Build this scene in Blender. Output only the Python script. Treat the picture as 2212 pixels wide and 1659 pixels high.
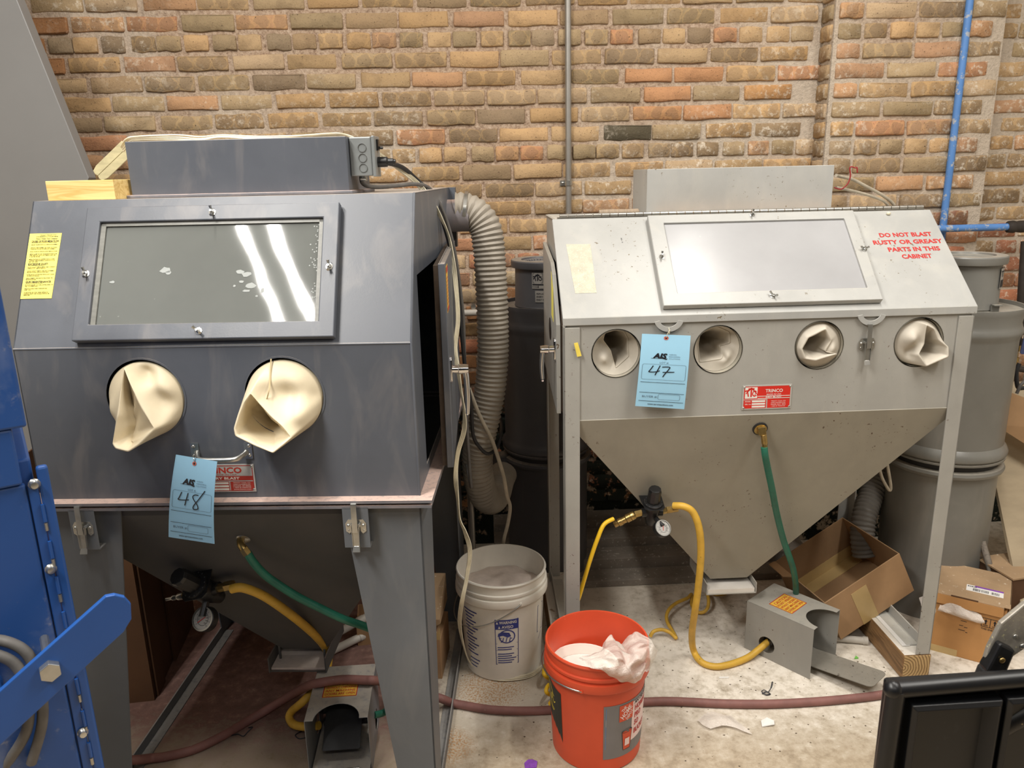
import bpy, bmesh, math, random
from mathutils import Vector, Matrix, noise
from mathutils.geometry import tessellate_polygon

for o in list(bpy.data.objects):
    bpy.data.objects.remove(o)
SC = bpy.context.scene
COL = SC.collection
PI = math.pi

# ------------------------------------------------------------------ camera, world, lights, exposure
cam_d = bpy.data.cameras.new('camera')
cam = bpy.data.objects.new('camera', cam_d)
COL.objects.link(cam)
SC.camera = cam
cam_d.sensor_fit = 'HORIZONTAL'
cam_d.sensor_width = 36.0
cam_d.lens = 1680.0 / 2212.0 * 36.0
pt_, rl_ = math.radians(15.06), math.radians(1.33)
fw = Vector((0, math.cos(pt_), -math.sin(pt_)))
up = Vector((0, math.sin(pt_), math.cos(pt_)))
ri = Vector((1, 0, 0))
U_ = up * math.cos(rl_) + ri * math.sin(rl_)
R_ = ri * math.cos(rl_) - up * math.sin(rl_)
M = Matrix((R_, U_, -fw)).transposed().to_4x4()
M.translation = Vector((0, 0, 1.65))
cam.matrix_world = M
cam_d.dof.use_dof = True
cam_d.dof.focus_distance = 2.0
cam_d.dof.aperture_fstop = 9.0
cam_d.clip_start = 0.05

world = bpy.data.worlds.new('room_ambience')
SC.world = world
world.use_nodes = True
bg = world.node_tree.nodes['Background']
bg.inputs[0].default_value = (1.0, 0.96, 0.90, 1)
bg.inputs[1].default_value = 0.03

def area(name, loc, size, size_y, power, color=(1, 0.962, 0.90), rot=(0, 0, 0)):
    d = bpy.data.lights.new(name, 'AREA')
    d.shape = 'RECTANGLE'; d.size = size; d.size_y = size_y
    d.energy = power; d.color = color
    o = bpy.data.objects.new(name, d); COL.objects.link(o)
    o.location = loc; o.rotation_euler = rot
    return o
area('tube_light_rear_left', (-1.44, 0.30, 3.2), 0.035, 1.3, 40)
area('tube_light_rear_left_second', (-1.28, 0.30, 3.2), 0.05, 1.3, 44)
area('tube_light_over_cabinet', (1.02, 1.75, 3.35), 0.08, 1.3, 40)
area('fill_light_over_dark_cabinet', (-0.85, 1.45, 3.3), 0.08, 1.3, 40)  # added fill without a known fixture, brightens dark cabinet and left wall
area('tube_light_right', (1.9, 0.9, 3.2), 0.12, 1.3, 42)
area('fill_light_behind', (0.25, -1.1, 3.2), 1.3, 0.35, 22)  # added fill from behind the camera, not an actual tube

vs = SC.view_settings
vs.view_transform = 'Standard'
vs.look = 'None'
vs.exposure = 0.0
vs.gamma = 1.0
vs.use_curve_mapping = False

# ------------------------------------------------------------------ materials
def srgb(r, g, b):
    def f(c):
        c /= 255.0
        return c / 12.92 if c <= 0.04045 else ((c + 0.055) / 1.055) ** 2.4
    return (f(r), f(g), f(b), 1.0)

class NT:
    def __init__(s, name):
        s.m = bpy.data.materials.new(name); s.m.use_nodes = True
        s.t = s.m.node_tree; s.n = s.t.nodes; s.l = s.t.links
        s.p = s.n['Principled BSDF']; s.out = s.n['Material Output']
        s.tc = s.n.new('ShaderNodeTexCoord')
    def link(s, a, b): s.l.new(a, b)
    def noise(s, scale, detail=4, rough=.6, vec=None, stretch=None, dist=0):
        nd = s.n.new('ShaderNodeTexNoise')
        nd.inputs['Scale'].default_value = scale; nd.inputs['Detail'].default_value = detail
        nd.inputs['Roughness'].default_value = rough; nd.inputs['Distortion'].default_value = dist
        v = vec or s.tc.outputs['Object']
        if stretch:
            mp = s.n.new('ShaderNodeMapping'); mp.inputs['Scale'].default_value = stretch
            s.link(v, mp.inputs['Vector']); v = mp.outputs[0]
        s.link(v, nd.inputs['Vector'])
        return nd.outputs['Fac']
    def ramp(s, fac, *stops):
        r = s.n.new('ShaderNodeValToRGB'); e = r.color_ramp.elements
        while len(e) < len(stops): e.new(0.5)
        for el, (p, c) in zip(e, stops):
            el.position = p; el.color = c if len(c) == 4 else (*c, 1)
        s.link(fac, r.inputs[0]); return r.outputs[0]
    def mask(s, fac, lo, hi):
        r = s.n.new('ShaderNodeMapRange'); r.inputs[1].default_value = lo; r.inputs[2].default_value = hi
        s.link(fac, r.inputs[0]); return r.outputs[0]
    def mix(s, fac, a, b, blend='MIX'):
        x = s.n.new('ShaderNodeMix'); x.data_type = 'RGBA'; x.blend_type = blend
        for k, v in ((0, fac), (6, a), (7, b)):
            if hasattr(v, 'links'): s.link(v, x.inputs[k])
            else: x.inputs[k].default_value = v
        return x.outputs[2]
    def math(s, op, a, b=0.0, c=0.0):
        x = s.n.new('ShaderNodeMath'); x.operation = op
        for k, v in enumerate((a, b, c)):
            if hasattr(v, 'links'): s.link(v, x.inputs[k])
            else: x.inputs[k].default_value = v
        return x.outputs[0]
    def sep(s, v):
        x = s.n.new('ShaderNodeSeparateXYZ'); s.link(v, x.inputs[0]); return x.outputs
    def bump(s, h, strength=.3, dist=.002):
        b = s.n.new('ShaderNodeBump'); b.inputs['Strength'].default_value = strength
        b.inputs['Distance'].default_value = dist
        s.link(h, b.inputs['Height']); s.link(b.outputs[0], s.p.inputs['Normal']); return b
    def set(s, color=None, rough=None, metal=None, spec=None):
        for k, v in (('Base Color', color), ('Roughness', rough), ('Metallic', metal), ('Specular IOR Level', spec)):
            if v is None: continue
            if hasattr(v, 'links'): s.link(v, s.p.inputs[k])
            else: s.p.inputs[k].default_value = v
        return s

def simple(name, col, rough=.5, metal=0.0, var=.12, scale=14, bump=0.0, bscale=120, spec=.5, speck=None, speck_amt=.62, stretch=None):
    """painted / plastic surface: base colour with soft wear, optional specks and fine relief"""
    t = NT(name)
    n = t.noise(scale, 5, .6, stretch=stretch)
    d = tuple(c * (1 - var * 1.6) for c in col[:3]) + (1,); u = tuple(min(1, c * (1 + var)) for c in col[:3]) + (1,)
    c = t.ramp(n, (.3, d), (.7, u))
    if speck:
        s2 = t.noise(scale * 7, 3, .7)
        c = t.mix(t.mask(s2, speck_amt, speck_amt + .05), c, speck)
    t.set(c, rough, metal, spec)
    if bump:
        t.bump(t.noise(bscale, 3, .6), bump, .001)
    return t.m

def dusty(name, col, dust, rough=.42, amt=(.50, .74), up_amt=.85, speck=None, bump=.12, scuff=True):
    """painted sheet metal that has collected dust: streaky scuffs plus dust settled on level faces"""
    t = NT(name)
    n = t.noise(5, 6, .62)
    c = t.mix(t.mask(n, .3, .75), tuple(x * .9 for x in col[:3]) + (1,), tuple(min(1, x * 1.1) for x in col[:3]) + (1,))
    if scuff:
        st = t.noise(7, 4, .6, stretch=(1.6, 1.6, .45), dist=.6)
        f1 = t.mask(st, amt[0], amt[1])
        c = t.mix(t.math('MULTIPLY', f1, .22), c, dust)
    geo = t.n.new('ShaderNodeNewGeometry')
    nz = t.sep(geo.outputs['Normal'])[2]
    lev = t.mask(nz, .75, .97)
    nn = t.noise(60, 4, .7)
    lev = t.math('MULTIPLY', lev, t.mask(nn, .18, .5))
    c = t.mix(t.math('MULTIPLY', lev, up_amt), c, dust)
    if speck:
        s2 = t.noise(85, 2, .7)
        s3 = t.noise(6, 3, .6)
        c = t.mix(t.math('MULTIPLY', t.mask(s2, .66, .7), t.mask(s3, .5, .6)), c, speck)
    r = t.math('ADD', t.math('MULTIPLY', n, .2), rough - .1)
    t.set(c, r, 0.0, .5)
    t.bump(t.noise(260, 2, .5), bump, .0006)
    return t.m

MAT = {}
MAT['dark'] = dusty('slate_grey_paint', srgb(89, 93, 101), srgb(178, 168, 158), .40, (.52, .8))
MAT['darkleg'] = dusty('slate_grey_leg_paint', srgb(99, 103, 108), srgb(160, 155, 148), .45, (.55, .85), .6)
MAT['darkin'] = dusty('dusty_inside_paint', srgb(80, 79, 78), srgb(112, 98, 92), .75, (.45, .8))
MAT['lip'] = dusty('dusty_flange_paint', srgb(112, 112, 118), srgb(205, 178, 166), .5, (.4, .7), 1.0)
MAT['light'] = dusty('warm_grey_paint', srgb(164, 162, 156), srgb(206, 200, 186), .42, (.55, .85), .5, srgb(96, 78, 62), .25)
MAT['lightlid'] = dusty('pale_grey_lid_paint', srgb(172, 172, 169), srgb(212, 207, 192), .38, (.5, .8), .4, srgb(120, 110, 92), .2)
MAT['lighthop'] = dusty('warm_grey_hopper_paint', srgb(156, 151, 138), srgb(186, 178, 162), .5, (.5, .85), .4, srgb(84, 62, 46), .2)
MAT['drumdark'] = dusty('dark_drum_paint', srgb(80, 80, 84), srgb(150, 142, 132), .45, (.6, .9), .9)
MAT['drumlight'] = dusty('grey_drum_paint', srgb(124, 123, 118), srgb(178, 172, 160), .34, (.55, .85), .8)
MAT['hinge'] = simple('steel_hinge', srgb(175, 172, 165), .35, .8, .1)
MAT['zinc'] = simple('zinc_steel', srgb(190, 190, 186), .28, .9, .08, 40)
MAT['chrome'] = simple('chrome', srgb(225, 225, 228), .08, 1.0, .03)
MAT['brass'] = simple('brass', srgb(176, 150, 96), .32, .9, .12, 84)
MAT['black'] = simple('black_plastic', srgb(30, 30, 31), .35, 0, .2, 30)
MAT['blackrub'] = simple('black_rubber', srgb(38, 38, 40), .6, 0, .2, 30)
MAT['greycord'] = simple('grey_cord_jacket', srgb(98, 95, 92), .6, 0, .2, 18)
MAT['beigecord'] = simple('beige_cord_jacket', srgb(176, 166, 148), .6, 0, .15, 20)
MAT['cream'] = simple('cream_lamp_cord', srgb(226, 218, 192), .45, 0, .1, 25)
MAT['strap'] = simple('cream_strap', srgb(196, 186, 146), .5, 0, .14, 20, stretch=(1, 1, 4))
MAT['creamdark'] = simple('cream_cord_groove', srgb(150, 140, 112), .6, 0, .1, 25)
MAT['glove'] = simple('cream_rubber_sleeve', srgb(222, 208, 178), .55, 0, .07, 9, .1, 200)
MAT['glovegrey'] = simple('grey_rubber_sleeve', srgb(196, 188, 174), .6, 0, .1, 10, .1, 200)
MAT['stitch'] = simple('sleeve_stitching', srgb(196, 178, 138), .8, 0, .1)
MAT['tag'] = simple('pale_blue_card', srgb(158, 208, 236), .6, 0, .02, 10)
MAT['ink'] = simple('black_ink', srgb(22, 24, 34), .5, 0, .05)
MAT['inkgrey'] = simple('grey_ink', srgb(92, 112, 130), .6, 0, .05)
MAT['eyelet'] = simple('red_paper_eyelet', srgb(196, 106, 90), .6, 0, .1)
MAT['yellowlab'] = simple('yellow_label', srgb(246, 232, 112), .5, 0, .04, 10)
MAT['orangelab'] = simple('orange_yellow_label', srgb(232, 186, 70), .5, 0, .12, 30, speck=srgb(200, 170, 140), speck_amt=.6)
MAT['redink'] = simple('red_ink', srgb(190, 48, 44), .5, 0, .06, 40)
MAT['plate'] = simple('aluminium_plate', srgb(206, 203, 198), .35, .35, .05, 30)
MAT['platered'] = simple('red_plate_print', srgb(214, 44, 34), .45, 0, .05)
MAT['platereddk'] = simple('brick_red_plate_print', srgb(176, 56, 44), .45, 0, .05)
MAT['whiteink'] = simple('white_print', srgb(232, 228, 220), .5, 0, .03)
MAT['greenhose'] = simple('green_rubber_hose', srgb(34, 104, 84), .45, 0, .2, 16, speck=srgb(110, 128, 114), speck_amt=.7)
MAT['yellowhose'] = simple('yellow_rubber_hose', srgb(214, 170, 64), .5, 0, .14, 14, speck=srgb(96, 80, 48), speck_amt=.68)
MAT['supplyhose'] = simple('bright_yellow_hose', srgb(248, 202, 44), .4, 0, .06, 14)
MAT['redhose'] = simple('dusty_red_hose', srgb(134, 92, 86), .65, 0, .16, 12, speck=srgb(200, 186, 170), speck_amt=.7)
MAT['duct'] = simple('grey_flexible_duct', srgb(150, 142, 130), .55, 0, .16, 8)
MAT['ductdark'] = simple('dark_flexible_duct', srgb(112, 108, 102), .6, 0, .16, 8)
MAT['whitepail'] = simple('white_bucket_plastic', srgb(236, 231, 220), .45, 0, .06, 7, speck=srgb(150, 130, 104), speck_amt=.72)
MAT['blueink'] = simple('blue_print', srgb(56, 66, 140), .5, 0, .12, 40)
MAT['orange'] = simple('orange_bucket_plastic', srgb(212, 80, 48), .42, 0, .07, 6, speck=srgb(232, 160, 130), speck_amt=.73)
MAT['greylab'] = simple('grey_bucket_print', srgb(120, 118, 120), .45, 0, .05)
MAT['blacklab'] = simple('black_bucket_label', srgb(36, 38, 34), .4, 0, .08)
MAT['palelab'] = simple('pale_bucket_print', srgb(238, 214, 212), .5, 0, .03)
MAT['gold'] = simple('yellow_script_print', srgb(226, 200, 70), .5, 0, .05)
MAT['media'] = simple('blast_media', srgb(212, 198, 188), .9, 0, .12, 18, .5, 160)
MAT['whitedust'] = simple('white_dust', srgb(232, 226, 218), .9, 0, .05, 18, .4, 160)
MAT['tub'] = simple('white_plastic_tub', srgb(236, 226, 216), .4, 0, .03)
MAT['pedal'] = dusty('scuffed_steel_paint', srgb(146, 144, 138), srgb(178, 172, 160), .4, (.5, .8), .5, srgb(92, 70, 52), .15)
MAT['pedaldark'] = dusty('slate_steel_paint', srgb(120, 124, 130), srgb(182, 172, 158), .42, (.42, .6), .7)
MAT['pedalplate'] = dusty('worn_treadle_steel', srgb(120, 116, 108), srgb(160, 154, 142), .4, (.45, .7), .3, srgb(60, 50, 44), .2)
MAT['card'] = simple('brown_cardboard', srgb(172, 137, 100), .8, 0, .08, 9, .15, 220)
MAT['cardin'] = simple('cardboard_inside', srgb(156, 124, 90), .85, 0, .1, 7)
MAT['carddusty'] = simple('dusty_cardboard', srgb(170, 142, 110), .85, 0, .1, 8, speck=srgb(208, 192, 172), speck_amt=.64)
MAT['cardgold'] = simple('golden_cardboard', srgb(188, 138, 84), .7, 0, .07, 8, .1, 220)
MAT['carddark'] = simple('dark_brown_carton', srgb(86, 58, 36), .85, 0, .14, 5)
MAT['tape'] = simple('tan_packing_tape', srgb(196, 168, 116), .3, 0, .05)
MAT['hardboard'] = simple('tan_hardboard', srgb(176, 160, 134), .8, 0, .1, 5, stretch=(1, 1, 3))
MAT['bluesteel'] = None
MAT['bluepipe'] = simple('blue_air_pipe', srgb(92, 140, 204), .45, 0, .1, 5, speck=srgb(170, 176, 186), speck_amt=.56)
MAT['conduit'] = simple('grey_conduit', srgb(164, 160, 154), .4, .6, .08, 10)
MAT['whitepipe'] = simple('dusty_white_pipe', srgb(198, 192, 182), .55, 0, .08, 10)
MAT['darkpipe'] = simple('dark_iron_pipe', srgb(66, 60, 56), .6, .3, .2, 20)
MAT['bluehandle'] = simple('blue_valve_lever', srgb(78, 92, 140), .45, 0, .12)
MAT['redwire'] = simple('red_wire_jacket', srgb(150, 36, 40), .5, 0, .05)
MAT['purple'] = simple('purple_tape', srgb(134, 72, 176), .6, 0, .15, 84)
MAT['green'] = simple('green_scrap', srgb(120, 196, 88), .6, 0, .1)
MAT['paperwhite'] = simple('white_paper', srgb(232, 230, 226), .7, 0, .03)
MAT['yellowtape'] = simple('yellow_masking_tape', srgb(238, 214, 92), .6, 0, .08, 40)
MAT['gasket'] = simple('brown_foam_gasket', srgb(70, 58, 48), .95, 0, .2, 30)
MAT['jbox'] = simple('grey_electrical_box', srgb(138, 142, 142), .35, .2, .06, 20)
MAT['silver'] = simple('silver_label', srgb(180, 178, 174), .35, .3, .04)
MAT['strapmetal'] = simple('worn_grey_strap_steel', srgb(158, 152, 142), .45, .3, .2, 26, speck=srgb(208, 200, 160), speck_amt=.6)
MAT['sealgrey'] = simple('grey_window_seal', srgb(120, 120, 114), .4, 0, .15, 30, stretch=(1, 1, 3))
MAT['smudge'] = simple('white_glass_smudge', srgb(158, 162, 160), .6, 0, .1)
MAT['crumb'] = simple('dark_crumb', srgb(96, 82, 66), .9, 0, .3, 60)
MAT['olive'] = simple('olive_brown_roll', srgb(156, 138, 118), .8, 0, .12, 30, stretch=(8, 1, 1))

def wood_mat(name, a, b, ax=0, rings=False):
    t = NT(name)
    st = [14.0, 14.0, 14.0]; st[ax] = 1.2
    n = t.noise(2.4, 5, .55, stretch=tuple(st), dist=1.2)
    c = t.ramp(n, (.32, a), (.48, b), (.56, a), (.7, b))
    if rings:
        w = t.n.new('ShaderNodeTexWave'); w.wave_type = 'RINGS'; w.rings_direction = 'Y'
        w.inputs['Scale'].default_value = 34; w.inputs['Distortion'].default_value = 2.6; w.inputs['Detail'].default_value = 2
        mp = t.n.new('ShaderNodeMapping'); mp.inputs['Location'].default_value = (0, 0, -.042)
        t.link(t.tc.outputs['Object'], mp.inputs[0]); t.link(mp.outputs[0], w.inputs['Vector'])
        c2 = t.ramp(w.outputs['Fac'], (.15, srgb(134, 106, 68)), (.6, srgb(190, 160, 112)))
        geo = t.n.new('ShaderNodeNewGeometry')
        ny = t.math('ABSOLUTE', t.sep(geo.outputs['Normal'])[1])
        c = t.mix(t.mask(ny, .8, .9), c, c2)
        nz = t.sep(geo.outputs['Normal'])[2]
        dn = t.noise(20, 4, .6)
        c = t.mix(t.math('MULTIPLY', t.mask(nz, .8, .95), t.mask(dn, .25, .4)), c, srgb(222, 216, 206))
    t.set(c, .65); t.bump(n, .25, .002)
    return t.m
MAT['pine'] = wood_mat('yellow_pine', srgb(214, 178, 104), srgb(240, 212, 144), 0)
MAT['lumber'] = wood_mat('brown_lumber', srgb(110, 82, 52), srgb(148, 114, 76), 1, True)
MAT['woodstrip'] = wood_mat('orange_wood_strip', srgb(196, 144, 84), srgb(218, 170, 108), 0)
MAT['greywood'] = wood_mat('grey_old_wood', srgb(104, 96, 88), srgb(140, 132, 122), 0)

def blue_mat():
    t = NT('dusty_blue_paint')
    n = t.noise(4, 6, .65, stretch=(1, 1, .6), dist=.5)
    c = t.mix(t.mask(n, .53, .8), srgb(34, 76, 142), srgb(118, 132, 164))
    n2 = t.noise(40, 4, .7)
    c = t.mix(t.math('MULTIPLY', t.mask(n2, .6, .75), t.mask(n, .45, .6)), c, srgb(140, 144, 156))
    t.set(c, .42); return t.m
MAT['bluesteel'] = blue_mat()
MAT['bluearm'] = simple('clean_blue_paint', srgb(34, 80, 150), .38, 0, .05, 6)

def black_case_mat():
    t = NT('scuffed_black_case')
    n = t.noise(18, 5, .65)
    c = t.mix(t.mask(n, .62, .78), srgb(17, 18, 21), srgb(48, 48, 52))
    n2 = t.noise(34, 3, .7)
    c = t.mix(t.mask(n2, .72, .75), c, srgb(190, 166, 120))
    t.set(c, .38); return t.m
MAT['case'] = black_case_mat()

def glass_mat(name, haze, hz_rough, fac, streak=.2):
    t = NT(name)
    n = t.noise(3.5, 5, .6)
    n2 = t.noise(26, 3, .7)
    c = t.mix(t.mask(n, .3, .75), tuple(x * .85 for x in haze[:3]) + (1,), haze)
    c = t.mix(t.math('MULTIPLY', t.mask(n2, .68, .74), t.mask(n, .52, .6)), c, srgb(206, 208, 204))
    t.set(c, hz_rough, 0, .6)
    tr = t.n.new('ShaderNodeBsdfTransparent'); tr.inputs[0].default_value = (.8, .82, .8, 1)
    mx = t.n.new('ShaderNodeMixShader'); mx.inputs[0].default_value = fac
    t.link(tr.outputs[0], mx.inputs[1]); t.link(t.p.outputs[0], mx.inputs[2]); t.link(mx.outputs[0], t.out.inputs[0])
    t.bump(t.noise(3.0, 2, .5), .10, .02)
    return t.m
MAT['glassdark'] = glass_mat('dusty_acrylic_window', srgb(118, 121, 118), .04, .88)
MAT['glasslight'] = glass_mat('hazy_white_window', srgb(176, 176, 178), .25, .93)

def plastic_film():
    t = NT('crinkled_clear_plastic')
    t.set(srgb(232, 222, 212), .18, 0, .6)
    tr = t.n.new('ShaderNodeBsdfTransparent')
    mx = t.n.new('ShaderNodeMixShader')
    n = t.noise(9, 4, .6)
    f = t.math('ADD', t.math('MULTIPLY', n, .7), .34)
    t.link(f, mx.inputs[0])
    t.link(tr.outputs[0], mx.inputs[1]); t.link(t.p.outputs[0], mx.inputs[2]); t.link(mx.outputs[0], t.out.inputs[0])
    t.bump(t.noise(34, 5, .75), .9, .008)
    return t.m
MAT['film'] = plastic_film()

def brick_mat():
    t = NT('common_brick')
    oi = t.n.new('ShaderNodeObjectInfo')
    rnd = oi.outputs['Random']
    obj = t.tc.outputs['Object']
    # shift the pattern from brick to brick
    cmb = t.n.new('ShaderNodeCombineXYZ'); t.link(t.math('MULTIPLY', rnd, 37.0), cmb.inputs[0]); t.link(t.math('MULTIPLY', rnd, 91.0), cmb.inputs[2])
    va = t.n.new('ShaderNodeVectorMath'); va.operation = 'ADD'
    t.link(obj, va.inputs[0]); t.link(cmb.outputs[0], va.inputs[1])
    v = va.outputs[0]
    n = t.noise(16, 5, .62, v)
    base = oi.outputs['Color']
    c = t.mix(t.mask(n, .3, .72), base, (1.10, 1.09, 1.04, 1), 'MULTIPLY')
    c = t.mix(t.math('MULTIPLY', t.mask(n, .5, .28), .45), c, (.62, .6, .56, 1), 'MULTIPLY')
    # kiln spots: three darker ovals in a row on most stretchers
    x, y, z = t.sep(obj)
    w = t.noise(22, 2, .5, v)
    xx = t.math('ADD', t.math('DIVIDE', x, .066), t.math('MULTIPLY', t.math('SUBTRACT', w, .5), 1.0))
    fr = t.math('SUBTRACT', xx, t.math('ROUND', xx))
    ex = t.math('POWER', t.math('DIVIDE', fr, .42), 2.0)
    ez = t.math('POWER', t.math('DIVIDE', t.math('ADD', z, t.math('MULTIPLY', t.math('SUBTRACT', w, .5), .016)), .027), 2.0)
    d = t.math('ADD', ex, ez)
    spot = t.mask(d, 1.15, .75)
    ring = t.math('MULTIPLY', t.mask(d, .8, 1.05), t.mask(d, 1.5, 1.15))
    on = t.mask(t.math('FRACT', t.math('MULTIPLY', rnd, 7.31)), .50, .58)
    c = t.mix(t.math('MULTIPLY', t.math('MULTIPLY', spot, on), .40), c, srgb(136, 114, 88))
    c = t.mix(t.math('MULTIPLY', t.math('MULTIPLY', ring, on), .28), c, srgb(206, 168, 112))
    # pits
    p = t.noise(120, 3, .7, v)
    g2 = t.noise(210, 3, .7, v)
    c = t.mix(t.math('MULTIPLY', t.mask(g2, .52, .7), .35), c, (.55, .5, .45, 1), 'MULTIPLY')
    c = t.mix(t.mask(p, .63, .68), c, srgb(84, 68, 54))
    # lime bloom in patches of the wall, old dark paint low down
    wp = t.n.new('ShaderNodeNewGeometry').outputs['Position']
    wx, wy, wz = t.sep(wp)
    e1 = t.noise(1.7, 3, .5, wp); e2 = t.noise(42, 4, .75, wp)
    xr = t.mask(wx, -.6, 2.2)
    f = t.math('MULTIPLY', t.mask(t.math('ADD', e1, t.math('MULTIPLY', xr, .16)), .5, .66), t.mask(e2, .52, .64))
    c = t.mix(t.math('MULTIPLY', f, .75), c, srgb(226, 214, 196))
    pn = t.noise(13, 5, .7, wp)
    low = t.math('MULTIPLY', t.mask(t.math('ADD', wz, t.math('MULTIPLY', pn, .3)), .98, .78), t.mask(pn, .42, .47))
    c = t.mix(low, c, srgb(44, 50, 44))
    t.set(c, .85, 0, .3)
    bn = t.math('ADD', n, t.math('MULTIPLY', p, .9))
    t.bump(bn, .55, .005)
    return t.m
MAT['brick'] = brick_mat()

def mortar_mat():
    t = NT('rough_mortar')
    wp = t.n.new('ShaderNodeNewGeometry').outputs['Position']
    n = t.noise(9, 6, .7, wp); n2 = t.noise(70, 4, .75, wp); e1 = t.noise(1.7, 3, .5, wp)
    c = t.ramp(n2, (.3, srgb(128, 104, 86)), (.5, srgb(180, 156, 134)), (.72, srgb(206, 186, 166)))
    c = t.mix(t.math('MULTIPLY', t.mask(n, .35, .25), .6), c, srgb(76, 66, 84))
    wx, wy, wz = t.sep(wp)
    xr = t.mask(wx, -.4, 2.0)
    c = t.mix(t.math('MULTIPLY', t.mask(t.math('ADD', e1, t.math('MULTIPLY', xr, .22)), .48, .66), .6), c, srgb(208, 198, 182))
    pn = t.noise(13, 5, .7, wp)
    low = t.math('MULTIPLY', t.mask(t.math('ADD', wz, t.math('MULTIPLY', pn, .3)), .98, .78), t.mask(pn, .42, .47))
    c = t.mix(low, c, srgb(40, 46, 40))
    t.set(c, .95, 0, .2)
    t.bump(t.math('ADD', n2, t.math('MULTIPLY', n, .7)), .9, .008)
    return t.m
MAT['mortar'] = mortar_mat()

def floor_mat():
    t = NT('dusty_concrete')
    o = t.tc.outputs['Object']
    n = t.noise(2.2, 6, .65, o); n2 = t.noise(26, 5, .7, o); n3 = t.noise(150, 3, .7, o); n4 = t.noise(60, 3, .75, o)
    c = t.ramp(n, (.3, srgb(170, 158, 140)), (.5, srgb(196, 186, 170)), (.72, srgb(212, 204, 190)))
    c = t.mix(t.math('MULTIPLY', t.mask(n2, .58, .75), .5), c, srgb(222, 216, 204))
    c = t.mix(t.math('MULTIPLY', t.mask(n2, .40, .28), .55), c, srgb(140, 128, 112))
    c = t.mix(t.mask(n4, .68, .71), c, srgb(120, 104, 88))
    x, y, z = t.sep(o)
    # white powder has settled under the pale cabinet, bare brown concrete towards the front
    yy = t.math('ADD', y, t.math('MULTIPLY', t.math('SUBTRACT', n2, .5), .5))
    c = t.mix(t.math('MULTIPLY', t.mask(yy, 2.12, 1.86), .85), c, t.ramp(n2, (.3, srgb(146, 130, 108)), (.5, srgb(172, 155, 131)), (.7, srgb(192, 176, 152))))
    wd = t.math('MULTIPLY', t.mask(yy, 2.0, 2.25), t.mask(x, .2, .6))
    c = t.mix(t.math('MULTIPLY', t.math('MULTIPLY', wd, t.mask(n2, .36, .56)), .7), c, srgb(236, 228, 216))
    # reddish blast grit spilt under the dark cabinet, colour darkened for the shade there
    ed = t.math('MULTIPLY', t.math('SUBTRACT', n2, .5), .22)
    mx = t.math('MULTIPLY', t.mask(t.math('ADD', x, ed), -1.36, -1.30), t.mask(t.math('ADD', x, ed), -.24, -.32))
    my = t.mask(t.math('ADD', y, t.math('MULTIPLY', ed, 2.2)), 1.82, 2.12)
    g = t.math('MULTIPLY', mx, my)
    gc = t.ramp(n2, (.3, srgb(84, 54, 50)), (.55, srgb(112, 78, 72)), (.75, srgb(146, 114, 104)))
    c = t.mix(t.math('MULTIPLY', g, .92), c, gc)
    # sawdust by the white bucket
    def blob(cx, cy, r):
        dx = t.math('POWER', t.math('SUBTRACT', x, cx), 2.0); dy = t.math('POWER', t.math('SUBTRACT', y, cy), 2.0)
        dd = t.math('SQRT', t.math('ADD', dx, dy))
        return t.mask(dd, r, r * .45)
    b = t.math('ADD', blob(-.10, 2.24, .15), blob(-.22, 1.97, .10))
    b = t.math('MULTIPLY', b, t.mask(n3, .46, .60))
    c = t.mix(t.math('MINIMUM', b, .85), c, srgb(168, 124, 76))
    t.set(c, .85, 0, .3)
    t.bump(t.math('ADD', n2, t.math('MULTIPLY', n3, .6)), .35, .004)
    return t.m
MAT['floor'] = floor_mat()
MAT['paintwall'] = simple('painted_wall', srgb(206, 200, 188), .8, 0, .05, 2)
MAT['ledge'] = simple('dusty_ledge', srgb(134, 126, 116), .8, 0, .16, 10, .3, 60, speck=srgb(190, 182, 170), speck_amt=.62)

# ------------------------------------------------------------------ helpers
def V(*a): return Vector(a)

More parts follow.
